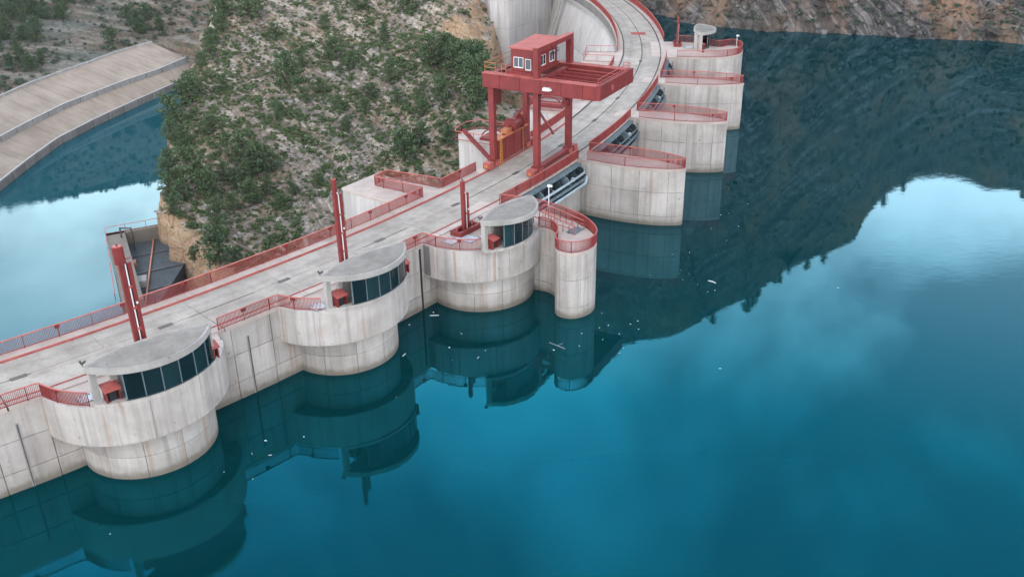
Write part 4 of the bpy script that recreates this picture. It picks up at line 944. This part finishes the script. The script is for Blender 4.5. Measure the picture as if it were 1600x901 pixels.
# ------------------------------------------------------------------ vegetation
def leaf_quads(centre, rad, n, size, r, out_v, out_f, squash=1.):
    for _ in range(n):
        d = r.normal(size=3); d /= np.linalg.norm(d); q = rad * (r.random() ** .45)
        c = np.array(centre) + d * q * np.array([1, 1, squash])
        a = r.normal(size=3); a /= np.linalg.norm(a); b = np.cross(a, d + r.normal(size=3) * .5); b /= (np.linalg.norm(b) or 1)
        s = size * (.6 + .8 * r.random()); base = len(out_v)
        out_v += [tuple(c - a * s - b * s * .55), tuple(c + a * s - b * s * .55), tuple(c + a * s * .8 + b * s * .6), tuple(c - a * s * .8 + b * s * .6)]
        out_f.append((base, base + 1, base + 2, base + 3))
def mesh_of(name, v, f, mat):
    me = bpy.data.meshes.new(name); me.from_pydata(v, [], f); me.materials.append(mat); return me
def pine_meshes(seed):
    r = np.random.default_rng(seed); tm = MB(); cv, cfc = [], []
    lean = r.normal(size=2) * .06
    tm.tube([(lean[0] * z, lean[1] * z, z) for z in (-.25, 0, .3, .6, .85)], [.045, .04, .034, .024, .01], 7)
    nb = 24
    for i in range(nb):
        z = .10 + .80 * (i + r.random()) / nb; a = i * 2.4 + r.random(); L = (.46 * (1.02 - z) ** .5 * min(1, .55 + z * 1.6) + .05) * (.65 + .55 * r.random())
        s = np.array([lean[0] * z, lean[1] * z, z]); e = s + np.array([math.cos(a) * L, math.sin(a) * L, .06 + .07 * r.random()])
        tm.tube([s, (s + e) / 2 + [0, 0, .01], e], [.014, .010, .004], 4)
        for q in (.35, .68, 1.0):
            c = s + (e - s) * q + r.normal(size=3) * .025
            leaf_quads(c, .085 + .06 * r.random(), 22, .026, r, cv, cfc, .75)
    leaf_quads((lean[0], lean[1], .92), .12, 60, .028, r, cv, cfc)
    me = bpy.data.meshes.new('trunk'); me.from_pydata(tm.v, [], tm.f); me.materials.append(BARK)
    return me, mesh_of('crown', cv, cfc, PINE)
PINES = [pine_meshes(s) for s in (1, 2, 3, 4)]
def shrub_mesh(seed, mat, n=5, per=20, size=.075):
    r = np.random.default_rng(seed); v, f = [], []
    for i in range(n):
        a = r.random() * 6.28; d = .30 * r.random() ** .5
        leaf_quads((math.cos(a) * d, math.sin(a) * d, .22 + .22 * r.random()), .20 + .09 * r.random(), per, size, r, v, f, .85)
    return mesh_of('shrub', v, f, mat)
SHRUBS = [shrub_mesh(s, SHRUB, 6, 26) for s in (11, 12, 13, 14)]
def plant_pine(x, y, z, h, label, group, i):
    t = thing('pine_tree', (x, y, z), label, 'pine tree', group); t.rotation_euler = (0, 0, i * 1.7); wd = h * random.uniform(.85, 1.12); t.scale = (wd, wd, h)
    for nm, me in zip(('trunk', 'crown'), PINES[i % 4]):
        o = bpy.data.objects.new(nm, me); COL.objects.link(o); o.parent = t
    return t
TREES = [(-61.6,196.0,6.9),(-57.8,199.3,4.6),(-60.6,186.9,4.4),(-55.6,182.2,3.5),(-59.0,173.8,5.5),(-54.5,163.2,4.5),(-55.2,156.5,5.0),(-52.1,149.7,3.6),(-55.0,151.8,3.1),(-53.5,144.9,3.0),(-47.5,139.7,5.7),(-45.1,136.8,3.3),(-49.1,136.4,3.4),(-49.4,132.6,2.8),(-51.7,199.4,6.1),(-38.9,168.6,5.9),(-42.3,146.5,4.7),(-39.5,144.7,4.6),(-39.0,137.1,3.9),(-42.5,129.7,3.7),(-37.6,145.2,3.5),(-40.1,121.0,5.1),(-32.8,181.6,4.1),(-30.5,202.7,4.6),(-14.0,177.5,5.3),(-11.3,159.6,4.2),(-6.8,171.4,5.8),(-5.1,161.4,6.1),(-5.6,154.9,5.3),(-16.3,142.6,4.4),(-7.4,145.8,3.9),(-14.2,146.3,3.4),(-20.8,170.7,3.9),(-38.2,177.9,3.4),(-29.2,176.6,3.3),(-19.7,199.0,5.2),(-11.2,182.2,3.4),(-42.2,140.8,3.2),(-37.5,139.5,2.8),(-44.3,141.8,3.0),(-33.0,166.8,2.8),(-24.0,166.3,2.8),(-27.2,155.6,2.4),(-19.1,161.4,2.7),(-14.4,156.8,3.0),(-9.6,144.2,3.3),(-3.9,167.0,4.4),(-8.2,178.3,4.0),(-48.7,152.9,3.2),(-49.5,165.8,2.9),(-38.3,158.4,2.7),(-41.3,134.3,2.6),(-44.7,124.2,2.1),(-34.2,134.7,2.4),(-33.1,139.6,2.2),(-29.4,141.0,2.0),(-29.0,160.9,2.5),(-24.6,160.6,2.5),(-34.7,162.8,2.8),(-45.4,191.2,3.2),(-35.8,193.7,2.9),(-24.0,189.5,3.1)]
extra = [(-56.5, y + random.uniform(-1, 1), random.uniform(2.4, 4.2)) for y in (160, 165, 170, 178, 188, 193)] + [(-51.5, 138, 3.2), (-52.5, 141.5, 3.4), (-48.6, 121, 2.6), (-49.8, 127, 2.8), (-4.5, 165, 4.5), (-7, 167, 4.2), (-6, 175, 4.4), (-9, 174, 4.8), (-3.5, 158.5, 4.4), (-11, 180, 4.6), (-17, 144, 3.4), (-46, 137.5, 3.5), (-41, 143, 3.4)]
for i, (x, y, h) in enumerate(TREES + extra):
    edge = x < float(np.interp(y, EDGE_Y, EDGE_X)) + 5
    if edge: lb, gp = 'dark green pine on the left cliff edge above the river', 'pines along the cliff edge'
    elif x > -17.5: lb, gp = 'dark green pine on the right part of the hillside towards the crane', 'pines near the crane'
    else: lb, gp = 'dark green pine among the scrub in the middle of the hillside', 'pines on the hillside'
    lb = lb.replace('dark green', 'tall dark green' if h > 4.4 else ('mid-sized dark green' if h > 3.05 else 'small dark green')); gp = ('tall ' if h > 4.4 else ('mid-sized ' if h > 3.05 else 'small ')) + gp
    plant_pine(x, y, hz(x, y) - .15, h * 1.12, lb, gp, i)
def scatter(n, seed, fx, dens):
    r = np.random.default_rng(seed); out = []
    while len(out) < n:
        p = fx(r)
        if r.random() < dens(p): out.append(p)
    return out
def hill_den(p):
    x, y = p
    if x < float(np.interp(y, EDGE_Y, EDGE_X)) + .5: return 0
    if ((y - 134) * 15 + (x + 53) * 17) / 22.7 < 1.5 and x < -35: return .03
    if x > -30 and y < 137: return .12
    if x > -11 and y > 178: return .08
    return float(np.clip(.62 + 1.5 * fbm(np.array([x * .07]), np.array([y * .07]), 3, 71)[0], .05, 1))
pts = scatter(8000, 5, lambda r: (r.uniform(-60, 6), r.uniform(110, 222)), hill_den)
camp = np.array([0, 0, CAM_H])
sz = np.random.default_rng(8).gamma(4, .145, len(pts)) + .36
order = sorted(range(len(pts)), key=lambda i: -sz[i] / math.dist((*pts[i], -5), camp))
for j, i in enumerate(order[:300]):
    x, y = pts[i]; s = sz[i]
    o = bpy.data.objects.new('shrub', SHRUBS[j % 4]); COL.objects.link(o); o.location = (x, y, hz(x, y) - .08 * s); o.rotation_euler = (0, 0, j * 1.3)
    o.scale = (s * 1.15, s * 1.15, s * random.uniform(.75, 1.05))
    tag(o, 'rounded olive green shrub on the rocky hillside', 'shrub', 'larger shrubs on the hillside')
def join_scatter(name, protos, P_, S_, zf, mat, flat=1., label=None, cat=None, seed=3, tilt=False):
    r = np.random.default_rng(seed); V, Fc, b = [], [], 0
    for i, (p, s) in enumerate(zip(P_, S_)):
        v, f = protos[i % len(protos)]; a = r.random() * 6.28; c, sn = math.cos(a), math.sin(a)
        q = np.c_[v[:, 0] * c - v[:, 1] * sn, v[:, 0] * sn + v[:, 1] * c, v[:, 2] * flat] * s + [p[0], p[1], zf(p[0], p[1]) - .06 * s]
        V.append(q); Fc += [tuple(k + b for k in t) for t in f]; b += len(v)
    me = bpy.data.meshes.new(name); me.from_pydata(np.concatenate(V).tolist(), [], Fc); me.materials.append(mat)
    o = bpy.data.objects.new(name, me); COL.objects.link(o); return tag(o, label, cat, kind='stuff')
def proto(seed, n, per, size):
    me = shrub_mesh(seed, SHRUB, n, per, size); v = np.zeros(len(me.vertices) * 3); me.vertices.foreach_get('co', v); f = [tuple(p.vertices) for p in me.polygons]
    bpy.data.meshes.remove(me); return v.reshape(-1, 3), f
LOW = [proto(s, 4, 11, .10) for s in (21, 22, 23, 24, 25)]
rest = order[300:]
join_scatter('low_scrub', LOW, [pts[i] for i in rest], [sz[i] * .95 for i in rest], hz, SHRUB, .9, 'low olive scrub covering the rocky hillside', 'scrub')
# loose stones on the slope
def stone(seed):
    r = np.random.default_rng(seed); bm = bmesh.new(); bmesh.ops.create_icosphere(bm, subdivisions=1, radius=1)
    v = np.array([w.co[:] for w in bm.verts]); f = [tuple(w.index for w in q.verts) for q in bm.faces]; bm.free()
    v = np.round(v * (1 + .35 * r.normal(size=(len(v), 1))) * [1, .75, .55] * 2.2) / 2.2 * .9 + r.normal(size=v.shape) * .05
    return v, f
ST = [stone(s) for s in range(6)]
sp2 = scatter(3800, 15, lambda r: (r.uniform(-60, 6), r.uniform(110, 222)), lambda p: 0 if p[0] < float(np.interp(p[1], EDGE_Y, EDGE_X)) else float(np.clip(.5 - 2 * fbm(np.array([p[0] * .07]), np.array([p[1] * .07]), 3, 71)[0], .1, 1)))
ss = np.random.default_rng(16).gamma(2, .11, len(sp2)) + .10
join_scatter('loose_stones', ST, sp2, ss, hz, STONE, 1, 'pale loose stones strewn over the hillside', 'stones', 4)
# far bank vegetation
def fz1(x, y): return float(far_z(np.array([x]), np.array([y]))[0])
def far_d(p): return float(np.interp(p[1], topy + [345, 380, 480], topx + [-112, -75, 40])) - p[0] + (max(0, (p[1] - 326)) * .55 if p[1] > 326 else 0)
fpts = scatter(5200, 25, lambda r: (r.uniform(-260, -20), r.uniform(215, 460)), lambda p: 0 if far_d(p) < 2.5 else float(np.clip(.55 + 2.6 * fbm(np.array([p[0] * .04]), np.array([p[1] * .04]), 3, 75)[0], .04, 1)))
fs_ = np.random.default_rng(26).gamma(4, .36, len(fpts)) + .5
join_scatter('far_scrub', LOW, fpts, fs_, fz1, SHRUB2, .9, 'grey green scrub on the far river bank', 'scrub', 6)
FT = scatter(115, 31, lambda r: (r.uniform(-190, -112), r.uniform(225, 345)), lambda p: 0 if far_d(p) < 4 or far_d(p) > 60 else float(np.clip(.4 + 3 * fbm(np.array([p[0] * .05]), np.array([p[1] * .05]), 2, 77)[0], 0, 1)))
for i, (x, y) in enumerate(FT):
    plant_pine(x, y, fz1(x, y) - .2, random.uniform(2.8, 6.2), 'small dark pine on the slope above the concrete river bank', 'pines above the river bank', i)
# trees on the mountain's crest, mirrored in the water
ci = np.argmin(np.abs(tt - 1.0))
for i, s in enumerate(range(int(len(sp) * .28), int(len(sp) * .62), 3)):
    if random.random() < .6:
        x, y, z = bx[s, ci], by[s, ci], zz[s, ci]
        plant_pine(x, y, z - .3, random.uniform(1.3, 3.4), 'pine on the crest of the cliff, seen mirrored in the reservoir', 'pines on the cliff crest', i)
# scrub and boulders on the cliff
r = np.random.default_rng(41); cp, cs_, zc = [], [], {}
tlow = np.where((tt > .03) & (tt < .9))[0]
for _ in range(3000):
    i = int(r.integers(int(len(sp) * .25), int(len(sp) * .70))); j = int(r.choice(tlow)); k = (float(bx[i, j]) , float(by[i, j])); zc[k] = float(zz[i, j]); cp.append(k); cs_.append(r.uniform(.5, 1.9))
join_scatter('cliff_scrub', LOW, cp, cs_, lambda x, y: zc[(x, y)], SHRUB2, .8, 'dark scrub growing on the cliff across the reservoir', 'scrub', 8)
cp, cs_ = [], []
for _ in range(1600):
    i = int(r.integers(int(len(sp) * .25), int(len(sp) * .70))); j = int(r.choice(np.where((tt > -.01) & (tt < .25))[0])); k = (float(bx[i, j]), float(by[i, j])); zc[k] = float(zz[i, j]); cp.append(k); cs_.append(r.gamma(2, .28) + .15)
join_scatter('cliff_rubble', ST, cp, cs_, lambda x, y: zc[(x, y)], CLIFF, 1, 'rubble and ledges along the foot of the cliff', 'rubble', 9)

# ------------------------------------------------------------------ things floating on the reservoir
DEB = [(-17.4,55.9,.22),(-14.8,56.3,.16),(-20.6,63.6,.1),(-16.7,54.2,.14),(-18.0,54.4,.12),(-19.4,52.4,.12),(-24.8,46.4,.12),(-17.3,51.6,.1),(-8.8,67.4,.28),(-6.8,74.1,.34),(-6.9,74.7,.22),(-8.8,72.5,.2),(-5.2,68.5,.2),(-4.3,70.8,.15),(-2.8,66.8,.14),(3.3,67.8,.18),(8.1,71.8,.14),(7.3,71.4,.14),(16.1,64.5,.12),(29.5,78.1,.12),(-8.8,61.2,.08),(5.4,68.4,.12)]
fm = bpy.data.meshes
def flake(seed, stick=False):
    r = np.random.default_rng(seed); m = MB(); n = 7
    o = [((1.0 if not stick else 2.6) * math.cos(a) * (.7 + .5 * r.random()), (.6 if not stick else .22) * math.sin(a) * (.7 + .5 * r.random())) for a in np.linspace(0, 2 * math.pi, n + 1)[:-1]]
    v = [(x, y, -.12) for x, y in o] + [(x * .8, y * .8, .22 + .1 * r.random()) for x, y in o]
    m.add(v, [(i, (i + 1) % n, n + (i + 1) % n, n + i) for i in range(n)] + [tuple(range(n - 1, -1, -1)), tuple(range(n, 2 * n))])
    me = bpy.data.meshes.new('float'); me.from_pydata(m.v, [], m.f); me.materials.append(WHITE); return me
FL = [flake(s, s > 2) for s in range(5)]
def where_(x, y):
    return 'in front of the third round pier' if y > 65 and x < 0 else ('between the nearest and second round piers' if x < -12 else 'on the open water right of the round piers')
for i, (x, y, s) in enumerate(DEB):
    o = bpy.data.objects.new('floating_foam', FL[i % 5]); COL.objects.link(o); o.location = (x, y, ZW + .01); s *= .46; o.scale = (s, s, s); o.rotation_euler = (0, 0, i * 2.1)
    tag(o, 'small white fleck floating ' + where_(x, y), 'debris', 'flecks floating ' + where_(x, y))
m = MB(); m.tube([(18.1, 80.0, ZW + .02), (18.4, 79.8, ZW + .05), (18.7, 79.45, ZW + .03)], [.04, .05, .03], 6)
tag(m.build('driftwood_stick', WHITE), 'pale stick floating on the open water right of the leaf-shaped piers', 'driftwood')
m = MB(); m.tube([(3.0, 69.0, ZW + .02), (4.2, 67.9, ZW + .05)], [.05, .06], 6); m.tube([(3.6, 68.5, ZW + .03), (4.1, 68.8, ZW + .05)], [.03, .02], 5)
tag(m.build('driftwood_branch', STEEL), 'grey branch floating below the S-shaped pier', 'driftwood')
r = np.random.default_rng(55); q = [(19.5 + r.normal() * 2.6, 101 + r.normal() * 4) for _ in range(60)] + [(-9 + r.uniform(0, 22), 66 + r.uniform(0, 10)) for _ in range(30)] + [(14 + r.normal() * 3, 84 + r.normal() * 4) for _ in range(30)]
fv = [(np.array([v.co[:] for v in FL[k].vertices]), [tuple(p.vertices) for p in FL[k].polygons]) for k in (0, 1, 2)]
q = [p for p in q if dtheta(p)[1] - R_(dtheta(p)[0]) > 16.5 or (p[1] < 68)]
q = [p for p in q if dtheta(p)[1] - R_(dtheta(p)[0]) > 9]
join_scatter('surface_specks', fv, q, r.uniform(.015, .07, len(q)).tolist(), lambda x, y: ZW + .01, WHITE, 1, 'fine pale specks drifting on the reservoir', 'specks', 12)

# ------------------------------------------------------------------ thin haze over the valley
hm = bpy.data.materials.new('haze'); hm.use_nodes = True; nt = hm.node_tree; nt.nodes.clear()
o_ = nt.nodes.new('ShaderNodeOutputMaterial'); v_ = nt.nodes.new('ShaderNodeVolumePrincipled')
v_.inputs['Color'].default_value = (.80, .89, 1, 1); v_.inputs['Density'].default_value = .00007; v_.inputs['Anisotropy'].default_value = .2
nt.links.new(v_.outputs[0], o_.inputs['Volume'])
hb = MB().prism([(-460, -460), (620, -460), (620, 700), (-460, 700)], -47, 160).build('haze', hm)
tag(hb, 'thin pale haze lying over the reservoir valley', 'haze', kind='stuff')
